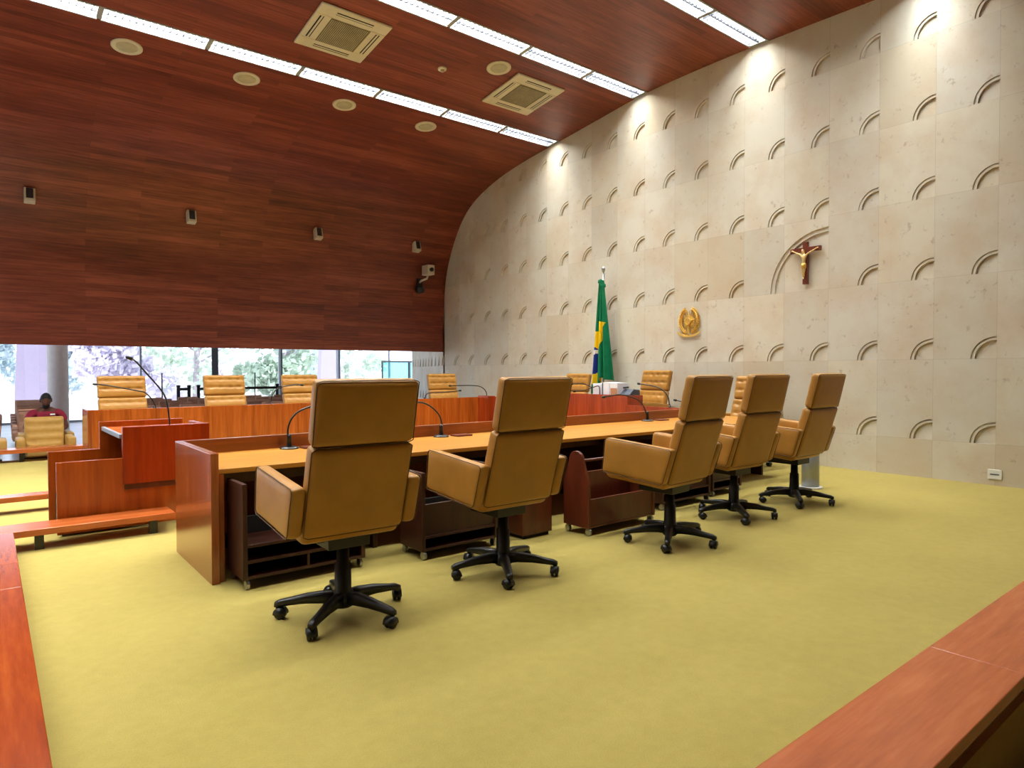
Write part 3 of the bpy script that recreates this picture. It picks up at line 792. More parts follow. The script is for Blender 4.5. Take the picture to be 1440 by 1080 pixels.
mic('gooseneck microphone on the far bench before the third tufted chair', [(3.55, 10.6, .76), (3.55, 10.6, .93), (3.63, 10.6, 1.07), (3.75, 10.6, 1.12), (3.95, 10.6, 1.15), (4.06, 10.6, 1.14)], .75, r=.009, group=G2)
mic('gooseneck microphone crossing the lower part of the tufted chair near the stone corner', [(6.4, 10.6, .76), (6.42, 10.6, .9), (6.5, 10.6, .95), (6.77, 10.6, .955), (7.08, 10.6, .97), (7.2, 10.6, .98)], .75, r=.009, group=G2)
mic('gooseneck microphone rising from the bench corner block and bending towards the tufted chair', [(7.85, 10.6, .76), (7.83, 10.6, .94), (7.7, 10.6, 1.045), (7.5, 10.6, 1.075), (7.17, 10.6, 1.08), (6.97, 10.6, 1.08)], .75, r=.009, group=G2)
mic('short gooseneck microphone pointing out beside the second swivel chair headrest', [(7.86, 8.98, .97), (7.86, 9.02, 1.0), (7.86, 9.2, 1.025), (7.86, 9.55, 1.035), (7.86, 9.8, 1.04)], .965, r=.008, group=G2)
G3 = 'microphones by the stone wall'
mic('long curved microphone before the tufted chair of the raised bench, over the low wing', [(7.75, 6.0, .76), (7.75, 6.02, .96), (7.75, 6.1, 1.06), (7.75, 6.22, 1.12), (7.75, 6.42, 1.15), (7.75, 6.58, 1.165)], .738, r=.009, group=G3)
mic('small microphone on the low wing next to the third swivel chair headrest', [(7.72, 5.50, .745), (7.72, 5.52, .81), (7.72, 5.6, .88), (7.72, 5.75, .92), (7.72, 5.88, .94)], .738, r=.008, group=G3)
mic('straight microphone standing before the white boxes on the raised bench', [(7.63, 7.28, .97), (7.63, 7.28, 1.06), (7.63, 7.31, 1.12), (7.63, 7.45, 1.09), (7.63, 7.65, 1.04), (7.63, 7.86, 1.02)], .965, r=.008, group=G3, plate=False)
mic('curved microphone between the second swivel chair and the flag', [(7.9, 7.65, .97), (7.9, 7.67, 1.04), (7.9, 7.76, 1.1), (7.9, 7.92, 1.14), (7.9, 8.2, 1.135)], .965, r=.008, group=G3)

# ------------------------------------------------------------------ lectern
le = thing('lectern', 'stepped red-brown wooden lectern with open shelf at the end of the long desk', 'lectern', (1.1, 6.8, 0))
o_ = Vector(le.location)
def stepped(name, m, x0, xs, x1, zl, zh, y0, y1, zb=.02):
    q = MB(); q.prism([(x0, zb), (x1, zb), (x1, zh), (xs, zh), (xs, zl), (x0, zl)], y0, y1, lambda u_, v_, w_: (u_ - o_.x, w_ - o_.y, v_ - o_.z)); return q.build(name, m, le, bevel=.003)
stepped('front_panel', M['lectern_wood'], .437, .92, 1.60, .622, .64, 6.565, 6.60)
dpart('front_box', M['lectern_red'], le, [(.912, 1.615, 6.53, 6.562, .395, .893), (.912, 1.615, 6.562, 6.60, .64, .893)])
dpart('shade_strip', M['rack_red'], le, [(.92, 1.61, 6.545, 6.564, .345, .394)])  # dark strip standing in for the shade under the front box
stepped('rear_panel', M['lectern_wood'], .41, .80, 1.50, .668, .915, 7.05, 7.085)
dpart('end_panel', M['lectern_red'], le, [(1.552, 1.60, 6.602, 7.048, .64, .89)])
q = MB(); q.prism([(.925, 6.60), (1.55, 6.60), (1.55, 7.05), (.845, 7.05)], 0, .02, lambda u_, v_, w_: (u_ - o_.x, v_ - o_.y, w_ + .80 + (v_ - 6.6) * .1)); q.build('desk_shelf', M['board'], le)
q = MB(); q.prism([(.895, 6.60), (.925, 6.60), (.845, 7.05), (.815, 7.05)], -.01, .026, lambda u_, v_, w_: (u_ - o_.x, v_ - o_.y, w_ + .80 + (v_ - 6.6) * .1)); q.build('shelf_edge', M['mullion_l'], le, bevel=.003)
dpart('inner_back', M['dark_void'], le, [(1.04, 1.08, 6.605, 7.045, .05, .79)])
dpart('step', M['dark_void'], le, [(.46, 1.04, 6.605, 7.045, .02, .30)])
mic('tall slender microphone rising from the lectern, tip against the window', [(1.35, 6.86, .83), (1.33, 6.86, 1.05), (1.29, 6.86, 1.18), (1.16, 6.86, 1.355), (1.07, 6.86, 1.47), (1.02, 6.86, 1.5)], .825, r=.0075, plate=False)

# ------------------------------------------------------------------ low varnished edge boards round the stage
BT = .165; BB = .115
def board(label, planks, legs, along_y=False):
    x0 = planks[0][0]; y0 = planks[0][2]
    r = thing('edge_board', label, 'edge board', (x0, y0, 0), 0, 'low varnished boards round the stage')
    for p in planks: dpart('plank', M['board_y' if along_y else 'board'], r, [(p[0], p[1], p[2], p[3], BB, BT)], .004)
    for (x, y, zb) in legs: dpart('foot', M['blackmetal'], r, [(x - .03, x + .03, y - .03, y + .03, zb, BB)], 0)
    return r
board('low varnished wooden board along the stage edge, running from the camera towards the lectern',
      [(-.22, .14, .72, 4.60, 0, 0), (-.22, .14, 4.605, 5.20, 0, 0), (-.22, .14, 5.205, 6.185, 0, 0)], [(.08, y, 0) for y in (1.6, 3, 4.4, 5.8)], True)
board('wide varnished board crossing the near corner of the stage beside the olive carpet', [(.145, 3.2, .735, 1.08, 0, 0), (3.204, 6.2, .735, 1.08, 0, 0), (6.204, 9.25, .735, 1.08, 0, 0)], [(x, .9, 0) for x in (.8, 2.4, 4, 5.6, 7.2, 8.8)])
board('short varnished board on a black foot in front of the lectern', [(-.22, 1.25, 6.19, 6.515, 0, 0)], [(1.09, 6.26, 0), (.3, 6.26, 0)])
board('varnished board end showing behind the lectern over pale carpet', [(-1.2, 1.2, 7.92, 8.14, 0, 0)], [(.8, 8.03, 0), (-.4, 8.03, -.3)])
BT, BB = .20, .14
board('far varnished board in front of the seated person and tan armchairs', [(-2.5, 1.35, 12.35, 12.70, 0, 0)], [(1.1, 12.5, 0), (.4, 12.5, 0)])

# ------------------------------------------------------------------ wall objects
cr = thing('crucifix', 'dark wooden crucifix with gilded figure on the stone wall', 'crucifix', (XW, 4.752, 2.606))
q = MB(); q.box(-.055, -.005, -.035, .035, 0, .605); q.box(-.0545, -.0055, -.222, .222, .462, .528); q.build('cross', M['crosswood'], cr, bevel=.003)
def skin_obj(name, verts, edges, m, parent, sub=2, root=0):
    me = bpy.data.meshes.new(name); me.from_pydata([v[:3] for v in verts], edges, []); me.materials.append(m)
    o = bpy.data.objects.new(name, me); COL.objects.link(o)
    if parent: o.parent = parent
    sk = o.modifiers.new('skin', 'SKIN'); sk.use_smooth_shade = True
    for i, v in enumerate(verts):
        r = v[3]; o.data.skin_vertices[0].data[i].radius = r if isinstance(r, tuple) else (r, r)
        o.data.skin_vertices[0].data[i].use_root = (i == root)
    ss = o.modifiers.new('sub', 'SUBSURF'); ss.levels = sub; ss.render_levels = sub
    return o
X_ = -.085
cv = [(X_, 0, .265, .026), (X_ - .004, 0, .32, .022), (X_ - .006, 0, .385, .030), (X_, 0, .43, .012), (X_ - .012, .012, .468, .021), (X_ - .006, .016, .50, .016),
      (X_, .05, .425, .013), (X_, .11, .455, .010), (X_ + .015, .175, .492, .008), (X_ + .02, .2, .50, .009),
      (X_, -.05, .425, .013), (X_, -.11, .455, .010), (X_ + .015, -.175, .492, .008), (X_ + .02, -.2, .50, .009),
      (X_ - .012, .018, .21, .017), (X_ - .012, .012, .15, .014), (X_ + .005, .006, .09, .010), (X_ - .01, .002, .07, .008),
      (X_ - .012, -.014, .21, .017), (X_ - .014, -.004, .15, .014), (X_ + .003, -.002, .10, .010)]
skin_obj('figure', cv, [(0, 1), (1, 2), (2, 3), (3, 4), (4, 5), (2, 6), (6, 7), (7, 8), (8, 9), (2, 10), (10, 11), (11, 12), (12, 13), (0, 14), (14, 15), (15, 16), (16, 17), (0, 18), (18, 19), (19, 20)], M['ivory'], cr)
q = MB(); q.tube([(X_ - .002, .0, .295), (X_ - .006, 0, .265), (X_ - .008, .004, .225)], [.03, .036, .036], 12); q.build('loincloth', M['gold'], cr, smooth=True)
# gilded coat of arms: wreath, star on a roundel, sword and ribbon
em = thing('coat_of_arms', 'gilded relief coat of arms with star and leaf wreath on the stone wall', 'coat of arms', (XW, 6.77, 2.185))
def disc(mb, r, d0, d1, n=28, cy=0, cz=0):
    mb.prism([(cy + r * math.cos(2 * PI * i / n), cz + r * math.sin(2 * PI * i / n)) for i in range(n)], d0, d1, lambda u_, v_, w_: (-w_, u_, v_))
def star(mb, r1, r2, n, d0, d1, rot=PI / 2):
    mb.prism([((r1 if i % 2 == 0 else r2) * math.cos(rot + PI * i / n), (r1 if i % 2 == 0 else r2) * math.sin(rot + PI * i / n)) for i in range(2 * n)], d0, d1, lambda u_, v_, w_: (-w_, u_, v_))
q = MB()
for i in range(24):
    a = 2 * PI * i / 24; c_, s_ = math.cos(a), math.sin(a); w_ = .009
    q.prism([(.07 * c_ - w_ * s_, .07 * s_ + w_ * c_), (.185 * c_ - .4 * w_ * s_, .185 * s_ + .4 * w_ * c_), (.185 * c_ + .4 * w_ * s_, .185 * s_ - .4 * w_ * c_), (.07 * c_ + w_ * s_, .07 * s_ - w_ * c_)], .002, .014, lambda u_, v_, t_: (-t_, u_, v_))
disc(q, .10, .002, .02); q.build('sunburst', M['gold'], em)
q = MB(); st = [((.135 if i % 2 == 0 else .056) * math.cos(PI / 2 + PI * i / 5), (.135 if i % 2 == 0 else .056) * math.sin(PI / 2 + PI * i / 5)) for i in range(10)]
q.add([(-.015, y, z) for y, z in st] + [(-.062, 0, 0)], [(i, (i + 1) % 10, 10) for i in range(10)] + [tuple(range(9, -1, -1))]); q.build('star', M['gold'], em)
q = MB(); disc(q, .062, .040, .060); q.build('roundel', M['gold'], em, bevel=.003)
q = MB(); q.tube([(-.064, .052 * math.cos(2 * PI * i / 20), .052 * math.sin(2 * PI * i / 20)) for i in range(21)], .006, 6); 
for i in range(5):
    a = PI / 2 + 2 * PI * i / 5; q.lathe([(.002, -.006), (.007, 0), (.002, .006)], 6, Matrix.Translation((-.064, .03 * math.cos(a), .03 * math.sin(a))))
q.build('ring_of_stars', M['gold'], em, smooth=True)
def leaf(mb, y, z, a, L, W, dep):
    ca, sa = math.cos(a), math.sin(a); pts = []
    for u_, v_, h in ((0, 0, 0), (.5, .5, 0), (1, 0, 0), (.5, -.5, 0), (.5, 0, 1)):
        p, s = u_ * L, v_ * W; pts.append((-(dep + h * .022), y + p * ca - s * sa, z + p * sa + s * ca))
    mb.add(pts, [(0, 1, 4), (1, 2, 4), (2, 3, 4), (3, 0, 4), (0, 3, 2, 1)])
for sd in (-1, 1):
    q = MB()
    for i in range(15):
        a = -PI / 2 + sd * (.25 + i * .165); y, z = .175 * math.cos(a), .015 + .205 * math.sin(a)
        tg = a + sd * PI / 2
        for w_, k in ((.7, 1.25), (-.7, 1.25), (0, 1.1)):
            leaf(q, y, z, tg + w_ * .9, .060 * k, .030, .024 + .012 * (w_ == 0))
    q.tube([(-.02, .185 * math.cos(a), .015 + .215 * math.sin(a)) for a in [-PI / 2 + sd * (.2 + i * .25) for i in range(11)]], .007, 6)
    q.build('wreath_branch', M['gold'], em)
q = MB(); q.box(-.05, -.03, -.008, .008, -.24, -.02); q.box(-.052, -.028, -.035, .035, -.055, -.04); q.box(-.05, -.03, -.01, .01, -.03, .0); q.build('sword', M['gold'], em, bevel=.003)
q = MB()
rb = [(-.225, -.19), (-.16, -.235), (-.08, -.258), (0, -.262), (.08, -.258), (.16, -.235), (.225, -.19)]
q.prism(rb + [(y, z + .04) for y, z in reversed(rb)], .028, .04, lambda u_, v_, w_: (-w_, u_, v_)); q.build('ribbon', M['gold'], em, bevel=.002)
ol = thing('wall_outlet', 'white double wall outlet low on the stone wall', 'outlet', (XW, 2.455, .13))
q = MB(); q.box(-.012, 0, -.072, .072, -.058, .058); q.build('cover_plate', M['white'], ol, bevel=.004)
q = MB(); q.box(-.0135, -.0115, -.045, .045, -.006, .006); q.build('socket_slot', M['grey'], ol)

# ------------------------------------------------------------------ flag
fx, fy = 9.05, 8.54
fl = thing('flag', 'green yellow and blue national flag hanging furled on a pole by the stone wall', 'flag', (fx, fy, 0))
q = MB(); q.lathe([(.20, 0), (.20, .03), (.05, .06), (.03, .12)], 24); q.build('stand', M['chrome'], fl, smooth=False)
q = MB(); q.tube([(0, 0, .05), (0, 0, 3.22)], .017, 10); q.build('pole', M['chrome'], fl, smooth=True)
q = MB(); q.lathe([(.002, 3.20), (.03, 3.225), (.04, 3.265), (.03, 3.30), (.002, 3.32)], 16); q.build('finial', M['chrome'], fl, smooth=True)
# cloth: s across (0 = window side), t down; width and folds grow downwards
NS, NTT = 64, 130; top, bot = 3.05, .80
vs = []; 
for j in range(NTT + 1):
    t_ = j / NTT
    wl = .055 + .16 * t_ ** .8; wr = .045 + .24 * t_ ** 1.1
    for i in range(NS + 1):
        s_ = i / NS
        hem = top - (top - bot) * t_ * (1.0 if s_ < .36 else 1 - .20 * min(1, (s_ - .36) / .12) + .05 * (s_ - .36))
        yv = wl - (wl + wr) * s_
        ph = 2 * PI * (s_ * 3.2 + .3 * t_)
        dv = (.025 + .06 * t_) * math.sin(ph) + .02 * t_ * math.sin(2.3 * ph + 1)
        vs.append((-.05 - .03 * t_ + dv, yv * (1 - .12 * math.cos(ph)), hem))
fs = []; mi = []
for j in range(NTT):
    for i in range(NS):
        a = j * (NS + 1) + i; fs.append((a, a + 1, a + NS + 2, a + NS + 1))
        s_, t_ = (i + .5) / NS, (j + .5) / NTT
        m_ = 0
        if .09 < t_ < .44 and abs(s_ - .10 - .05 * t_) < .055: m_ = 1
        yl = .44; ym = .80
        if t_ > .42 and t_ < .86:
            edge = .92 - (t_ - .42) * 1.75 if t_ < .72 else .40
            if s_ < edge: m_ = 1
            if t_ > .80 and s_ < .33: m_ = 1
            if s_ < .36 * math.sqrt(max(0, 1 - ((t_ - .665) / .125) ** 2)) + (0.0 if abs(t_ - .665) > .125 else .02): m_ = 2
            if m_ == 2 and abs(t_ - .607 + .06 * s_) < .016: m_ = 3
            if m_ == 2 and math.sin(i * 2.1) * math.sin(j * .9) > .93: m_ = 3
        mi.append(m_)
q = MB(); q.v = vs; q.f = fs; q.m = mi
cl_ = q.build('cloth', [M['f_green'], M['f_yellow'], M['f_blue'], M['f_white']], fl, smooth=True)
so = cl_.modifiers.new('thick', 'SOLIDIFY'); so.thickness = .004
q = MB(); 
for k in range(3): q.lathe([(.02, -.04), (.055, -.02), (.05, .03), (.015, .05)], 12, Matrix.Translation((-.02, .05 - .03 * k, 3.03 - .04 * k)))
q.build('rosette', M['f_green'], fl, smooth=True)

# ------------------------------------------------------------------ window wall
MX = [4.21 + 2.42 * k for k in range(-5, 6)]
YW = 26.0
for i in range(len(MX) - 1):
    xa, xb = MX[i], MX[i + 1]
    q = MB(); q.box(xa + .03, xb - .03, YW - .006, YW + .006, -.25, 4.2)
    w_ = tag(q.build('window_%d' % (i + 1), M['glass']), kind='structure')
    q = MB(); q.box(xa - .03, xa + .03, YW - .06, YW + .06, -.3, 4.2); q.box(xa + .03, xb - .03, YW - .04, YW + .04, -.3, -.24)
    q.build('window_frame', M['mullion_l'], w_)
    if abs(xa - 6.63) < .1:
        q = MB(); q.box(xa - .11, xa + .11, YW - .12, YW - .065, -.3, 4.2); q.build('window_post', M['mullion'], w_)
    if i in (6, 7, 8):
        q = MB(); q.box(xa + .04, xa + .09, YW - .10, YW - .045, -.3, 4.2); q.build('window_post', M['mullion'], w_)
q = MB(); q.box(13.35, 15.0, 25.55, 25.57, -.3, 1.72)
dr = tag(q.build('door_1', M['teal_glass']), kind='structure')
q = MB(); q.box(13.3, 15.05, 25.52, 25.60, 1.72, 1.80); q.box(13.3, 13.35, 25.52, 25.6, -.3, 1.72); q.box(14.6, 14.7, 25.52, 25.6, -.3, 1.72); q.build('door_frame', M['mullion'], dr)
q = MB(); q.lathe([(.225, -.3), (.225, 4.2)], 28); o = q.build('column', M['concrete'], None, smooth=True, loc=(1.40, 20.0, 0)); tag(o, 'round pale concrete column standing behind the seated person', 'column')
o.modifiers.new('split', 'EDGE_SPLIT').split_angle = 1
q = MB(); q.box(-60, 80, 26.2, 140, -.5, -.36); tag(q.build('ground', M['concrete']), kind='structure')

# stanchions with belts
for i, (x, lab) in enumerate(((4.57, 'first black stanchion of the close trio behind the far bench'), (4.87, 'middle black stanchion of the close trio behind the far bench'), (5.14, 'last black stanchion of the close trio, its belt running along the windows'), (7.58, 'black stanchion standing alone in the middle of the belt line'), (9.6, 'black stanchion ending the belt line near the glass door'))):
    s = thing('stanchion', lab, 'barrier post', (x, 22, -.3), 0, 'belt barrier posts before the windows')
    q = MB(); q.lathe([(.125, 0), (.125, .02), (.04, .05)], 20); q.build('foot', M['blackmetal'], s)
    q = MB(); q.lathe([(.05, .03), (.05, 1.18), (.06, 1.19), (.06, 1.24), (.002, 1.25)], 14); q.build('post', M['blackmetal'], s, smooth=True)
    nx = {2: 7.58, 3: 9.6, 0: 4.87}.get(i)
    if nx:
        q = MB(); q.box(.05, nx - x - .05, -.004, .004, 1.08, 1.16); q.build('belt', M['black'], s)
for x, lab in ((4.18, 'thin dark pole behind the gap next to the first tufted chair'), (6.95, 'thin dark pole behind the far bench between second and third tufted chairs')):
    q = MB(); q.tube([(0, 0, 0), (0, 0, 1.62)], .02, 8); q.lathe([(.14, 0), (.14, .015), (.02, .03)], 16); o = q.build('pole', M['grey'], None, loc=(x, 22.3, -.3)); tag(o, lab, 'pole')

# ------------------------------------------------------------------ audience seats
def tufted_back(mb, w, h, th, z0, lean, rows):
    def fn(x, y, z):
        yy = y
        if y < -th / 2 + .004: yy += -.02 * max(0, 1 - (x / w) ** 4) + sum(.014 * math.exp(-((z - r_) / .018) ** 2) for r_ in rows) + sum(.012 * math.exp(-(((z - r_) ** 2 + (x - c_) ** 2) / .03 ** 2)) for r_ in rows for c_ in (-.18, -.06, .06, .18))
        return (x, yy + (z + h) * lean, z0 + h + z)
    mb.rbox(w, th / 2, h, .035, (10, 3, 14), fn)
def make_armchair(m):
    root = thing('audience_armchair', 'x', 'armchair')
    q = MB(); tufted_back(q, .27, .26, .12, .40, .18, (-.13, 0, .13)); q.build('backrest', m, root, smooth=True)
    q = MB(); q.rbox(.27, .27, .07, .03, (4, 4, 2), lambda x, y, z: (x, y - .26, z + .38)); q.build('seat', m, root, smooth=True)
    for sd in (-1, 1):
        q = MB(); q.rbox(.06, .31, .11, .03, (2, 4, 3), lambda x, y, z: (x + sd * .335, y - .22, z + .50)); q.build('armrest', m, root, smooth=True)
    q = MB(); q.box(-.33, .33, -.46, .02, .10, .31); q.build('base', M['blackmetal'], root)
    for sx in (-1, 1):
        for sy in (-.42, -.02):
            q = MB(); q.box(sx * .30 - .02, sx * .30 + .02, sy - .02, sy + .02, 0, .10); q.build('leg', M['blackmetal'], root)
    return root
ar = make_armchair(M['seat_tan']); index_kids(ar)
ar.location = (.74, 13.35, -.3); ar['label'] = 'mustard tufted armchair directly in front of the seated person'; ar['group'] = 'front row of mustard armchairs'
dup(ar, (-.16, 13.35, -.3), 0, 'mustard tufted armchair cut by the edge of the photo, beside the one before the person', 'front row of mustard armchairs')
hold = dup(ar, (.80, 14.33, -.3), 0, 'tufted armchair in which the person in maroon sits', 'second row of armchairs')
# simple seats of the rows farther back
def far_seat():
    q = MB()
    tufted_back(q, .27, .27, .10, .38, .18, (-.09, .09))
    q.rbox(.27, .27, .06, .03, (2, 2, 2), lambda x, y, z: (x, y - .26, z + .36))
    for sd in (-1, 1): q.rbox(.05, .29, .08, .03, (2, 2, 2), lambda x, y, z: (x + sd * .325, y - .22, z + .50))
    q.box(-.06, .06, -.30, -.18, .02, .32); q.box(-.25, .25, -.45, -.03, 0, .02)
    return q
proto = far_seat().build('audience_chair', M['brown_far'], None, smooth=True)
fs_first = True
def put_seat(x, y, lab, grp):
    global fs_first
    if fs_first: o = proto; fs_first = False
    else: o = proto.copy(); COL.objects.link(o)
    o.location = (x, y, -.3); tag(o, lab, 'chair', grp)
for r_ in range(7):
    for k in range(4):
        x = .72 - .92 * k + .02 * r_; y = 15.2 + 1.05 * r_
        if abs(x - 1.4) < .5 and abs(y - 20) < .5: continue
        if x / y < -.03: continue
        put_seat(x, y, 'brown audience seat in the rows behind the person in maroon', 'brown seats behind the person')
for r_ in range(5):
    for k in range(9):
        x = 2.75 + .92 * k; y = 16.2 + 1.15 * r_
        if x > 8.6: continue
        put_seat(x, y, 'brown audience seat between the far bench and the windows', 'brown seats behind the far bench')

# ------------------------------------------------------------------ seated person
pe = thing('person', 'person in maroon shirt sitting among the armchairs, head bowed over a pale sheet', 'person', (.80, 14.02, -.3))
def hand(vs, es, wi, side):
    wx, wy, wz = vs[wi][:3]
    n = len(vs); vs.append((wx - side * .02, wy - .055, wz, .024)); es.append((wi, n)); p = n
    for k, (dx, L) in enumerate(((-.030, .058), (-.010, .070), (.010, .068), (.030, .052))):
        a = len(vs); vs.append((wx - side * .02 + dx, wy - .055 - L * .6, wz - .005, .009)); es.append((p, a))
        c_ = len(vs); vs.append((wx - side * .02 + dx * 1.05, wy - .055 - L, wz - .03, .008)); es.append((a, c_))
    a = len(vs); vs.append((wx - side * .055, wy - .05, wz + .01, .010)); es.append((wi, a)); c_ = len(vs); vs.append((wx - side * .07, wy - .085, wz + .005, .009)); es.append((a, c_))
vs = [(0, .10, .50, (.17, .12)), (0, .08, .66, (.15, .11)), (0, .05, .84, (.17, .12)), (0, .02, .98, (.13, .09)), (0, -.01, 1.05, .058), (0, -.045, 1.10, .062)]
es = [(0, 1), (1, 2), (2, 3), (3, 4), (4, 5)]
for sd in (-1, 1):
    n = len(vs); vs += [(sd * .20, .02, .95, .066), (sd * .295, -.02, .70, .050), (sd * .17, -.22, .66, .038), (sd * .10, -.29, .68, .028)]; es += [(3, n), (n, n + 1), (n + 1, n + 2), (n + 2, n + 3)]
    hand(vs, es, n + 3, sd)
    n = len(vs); vs += [(sd * .11, -.02, .50, .095), (sd * .14, -.38, .51, .070), (sd * .14, -.40, .28, .058), (sd * .14, -.38, .09, .042), (sd * .15, -.50, .04, .038)]; es += [(0, n), (n, n + 1), (n + 1, n + 2), (n + 2, n + 3), (n + 3, n + 4)]
body = skin_obj('body', vs, es, M['skin'], pe, 2)
HM = Matrix.Translation((0, -.075, 1.175)) @ Matrix.Rotation(math.radians(24), 4, 'X')
q = MB()
def headfn(x, y, z):
    # x,y,z on an ellipsoid; jaw narrows, brow, nose and chin pushed out (face looks to -y)
    k = 1 - .28 * max(0, -z / .12) ** 1.3; x2 = x * k
    y2 = y * (1 - .10 * max(0, -z / .12))
    if y < 0:
        y2 -= .030 * math.exp(-((x / .016) ** 2 + ((z + .012) / .028) ** 2))
        y2 += .012 * (math.exp(-(((x - .032) / .018) ** 2 + ((z - .018) / .012) ** 2)) + math.exp(-(((x + .032) / .018) ** 2 + ((z - .018) / .012) ** 2)))
        y2 -= .007 * math.exp(-((x / .026) ** 2 + ((z + .055) / .008) ** 2)) + .010 * math.exp(-((x / .028) ** 2 + ((z + .095) / .018) ** 2))
    return HM @ Vector((x2, y2, z))
nu, nv = 32, 24; pv = []; pf = []
for j in range(nv + 1):
    for i in range(nu):
        a, p = 2 * PI * i / nu, PI * j / nv
        pv.append(headfn(.078 * math.sin(p) * math.cos(a), .098 * math.sin(p) * math.sin(a), .122 * math.cos(p)))
for j in range(nv):
    for i in range(nu): pf.append((j * nu + i, j * nu + (i + 1) % nu, (j + 1) * nu + (i + 1) % nu, (j + 1) * nu + i))
q.add(pv, pf)
for sd in (-1, 1): q.rbox(.010, .02, .032, .010, (2, 2, 2), lambda x, y, z: HM @ Vector((x + sd * .082, y + .012, z - .005)))
head = q.build('head', M['skin'], body, smooth=True)
q = MB(); pv = []; pf = []
for j in range(13):
    for i in range(nu):
        a, p = 2 * PI * i / nu, PI * .56 * j / 12
        front = max(0, -math.sin(a)); lim = 1 - .46 * front * (j / 12)
        p *= lim
        pv.append(HM @ Vector((.087 * math.sin(p) * math.cos(a), .108 * math.sin(p) * math.sin(a) + .006, .134 * math.cos(p))))
for j in range(12):
    for i in range(nu): pf.append((j * nu + i, j * nu + (i + 1) % nu, (j + 1) * nu + (i + 1) % nu, (j + 1) * nu + i))
q.add(pv, pf); q.build('hair', M['hair'], body, smooth=True)
q = MB(); q.rbox(.058, .030, .042, .028, (4, 3, 3), lambda x, y, z: HM @ Vector((x * (1 - .3 * max(0, -z / .05)), y - .062 + .5 * x * x / .058, z - .088))); q.build('beard', M['hair'], body, smooth=True)
sv = [(0, .10, .48, (.185, .135)), (0, .08, .66, (.165, .125)), (0, .05, .84, (.185, .135)), (0, .02, .975, (.145, .10)), (0, .0, 1.035, .075)]
se = [(0, 1), (1, 2), (2, 3), (3, 4)]
for sd in (-1, 1):
    n = len(sv); sv += [(sd * .205, .02, .95, .080), (sd * .27, -.005, .79, .070)]; se += [(3, n), (n, n + 1)]
skin_obj('shirt', sv, se, M['shirt'], body, 2)
tv = [(0, .10, .50, (.18, .13))]; te = []
for sd in (-1, 1):
    n = len(tv); tv += [(sd * .11, -.02, .50, .105), (sd * .14, -.38, .51, .082), (sd * .14, -.40, .28, .072), (sd * .14, -.385, .11, .060)]; te += [(0, n), (n, n + 1), (n + 1, n + 2), (n + 2, n + 3)]
skin_obj('trousers', tv, te, M['trouser'], body, 2)
q = MB(); q.box(-.035, .035, -.004, .004, -.012, .012, Matrix.Translation((.09, -.105, .93)) @ Matrix.Rotation(-.3, 4, 'X')); q.build('badge', M['white'], body)
sh = MB(); sh.box(-.10, .10, -.07, .07, -.004, .004, Matrix.Rotation(.5, 4, 'X')); o = sh.build('paper_sheet', M['paper'], None, loc=(.80, 13.64, .43)); tag(o, 'pale sheet held in the hands of the seated person', 'paper')

# ------------------------------------------------------------------ outside
def tree(label, x, y, h, r, m, n=3600, lean=0):
    tr = thing('tree', label, 'tree', (x, y, -.36), 0, None)
    q = MB(); q.tube([(0, 0, 0), (.05, 0, h * .3), (lean * .5, .1, h * .55), (lean, .1, h * .8)], [.22, .17, .12, .05], 8)
    for k in range(7):
        a = random.uniform(0, 2 * PI); z = h * random.uniform(.22, .5); L = r * random.uniform(.6, 1.0)
        p0 = Vector((lean * .4 * z / h, .05, z)); p1 = p0 + Vector((math.cos(a) * L * .5, math.sin(a) * L * .5, L * .35)); p2 = p0 + Vector((math.cos(a) * L, math.sin(a) * L, L * .8))
        q.tube([p0, p1, p2], [.08, .05, .02], 6)
    q.build('trunk', M['bark'], tr, smooth=True)
    blobs = [(random.uniform(-.7, .7) * r, random.uniform(-.7, .7) * r, h * random.uniform(.08, .8), r * random.uniform(.3, .5)) for _ in range(14)]
    q = MB()
    for _ in range(n):
        bx_, by_, bz_, br_ = random.choice(blobs)
        d = Vector((random.gauss(0, 1), random.gauss(0, 1), random.gauss(0, .8))).normalized() * br_ * random.uniform(.5, 1)
        c = Vector((bx_, by_, bz_)) + d; s = random.uniform(.12, .30)
        a = Vector((random.gauss(0, 1), random.gauss(0, 1), random.gauss(0, 1))).normalized(); e = a.orthogonal().normalized(); g = a.cross(e)
        q.add([c + e * s, c + g * s * .6, c - e * s, c - g * s * .6], [(0, 1, 2, 3)])
    q.build('foliage', m, tr)
    return tr
tree('pale green tree outside, seen left of the sloping marble pillar'.replace('left of', 'beyond'), -.6, 50, 7, 3.0, M['leaf2'])
tree('lilac flowering tree outside behind the first tufted chair', 6.0, 40, 8, 2.8, M['leaf3'])
tree('blue-green tree outside between column and first tufted chair', 3.6, 47, 7, 2.6, M['leaf2'])
tree('branchy green tree outside behind the dark window post', 9.9, 43, 8, 3.0, M['leaf'], 1100, .8)
tree('bare-branched lilac tree outside behind the second tufted chair', 12.9, 49, 8, 2.6, M['leaf3'], 500, -.6)
tree('bright green tree outside behind the third tufted chair', 14.2, 40, 7, 3.0, M['leaf'])
tree('dark blue-green tree outside above the third tufted chair', 18.0, 45, 8, 3.0, M['leaf2'])
tree('pale green tree outside above the first swivel chair', 22.5, 49, 8, 3.0, M['leaf'])
q = MB(); q.box(-30, 60, 52, 54, -.36, 1.2)
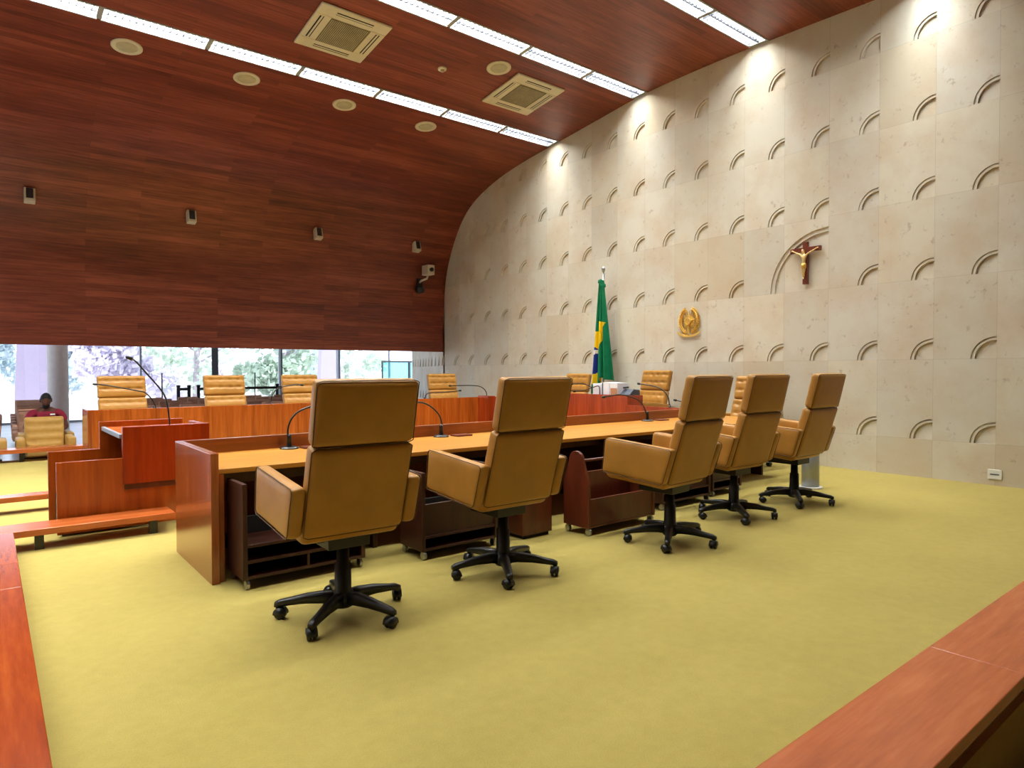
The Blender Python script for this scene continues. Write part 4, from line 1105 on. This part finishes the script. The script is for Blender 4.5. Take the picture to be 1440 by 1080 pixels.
def sail(label, x, y):
    q = MB(); n = 14; prof = []
    for i in range(n + 1):
        z = 6 * i / n; w = .62 - .34 * (i / n) ** 1.5; prof.append((z, w))
    poly = [(-w, z) for z, w in prof] + [(w * .9, z) for z, w in reversed(prof)]
    q.prism(poly, -.22, .22, lambda u_, v_, w_: (u_, w_, v_))
    o = q.build('marble_pillar', M['sail'], None, bevel=.02, loc=(x, y, -.36)); tag(o, label, 'pillar', 'tapering marble pillars outside')
sail('tapering pale marble pillar outside beside the round column', 1.45, 32.0)
sail('tapering pale marble pillar outside above the first swivel chair', 13.7, 32.0)
# low light wall bounding the terrace
q = MB(); q.box(-30, 50, 60, 60.4, -.36, .9); o = q.build('garden_wall', M['concrete']); tag(o, 'low pale wall far outside behind the trees', 'garden wall')

# ------------------------------------------------------------------ world, sun, camera
wo = bpy.data.worlds.new('sky'); SC.world = wo; wo.use_nodes = True
bg = wo.node_tree.nodes['Background']; bg.inputs[0].default_value = (.82, .87, 1.0, 1); bg.inputs[1].default_value = 3.3
sd_ = bpy.data.lights.new('sun', 'SUN'); sd_.energy = 5.0; sd_.angle = .02; sd_.color = (1, .97, .92)
so_ = bpy.data.objects.new('sun', sd_); COL.objects.link(so_); so_.rotation_euler = (math.radians(28), math.radians(18), 0)

cd = bpy.data.cameras.new('camera'); co = bpy.data.objects.new('camera', cd); COL.objects.link(co)
cd.sensor_width = 36; cd.sensor_fit = 'HORIZONTAL'; cd.lens = 36 * 921.667 / 1440; cd.clip_end = 400; cd.clip_start = .05
yaw, pit, rol = (math.radians(a) for a in (51.27779, -1.22416, -.15917))
fwd = Vector((math.cos(yaw) * math.cos(pit), math.sin(yaw) * math.cos(pit), math.sin(pit)))
rg = Vector((math.sin(yaw), -math.cos(yaw), 0)); up = rg.cross(fwd)
r2 = rg * math.cos(rol) + up * math.sin(rol); u2 = -rg * math.sin(rol) + up * math.cos(rol)
co.matrix_world = Matrix(((r2.x, u2.x, -fwd.x, 0), (r2.y, u2.y, -fwd.y, 0), (r2.z, u2.z, -fwd.z, 1.38), (0, 0, 0, 1)))
SC.camera = co
vs_ = SC.view_settings; vs_.view_transform = 'Standard'; vs_.look = 'None'; vs_.gamma = 1; vs_.use_curve_mapping = False; vs_.exposure = .36
SC.cycles.max_bounces = 8; SC.cycles.diffuse_bounces = 5; SC.cycles.glossy_bounces = 4; SC.cycles.transparent_max_bounces = 12
SC.cycles.use_denoising = True; SC.cycles.sample_clamp_indirect = 4
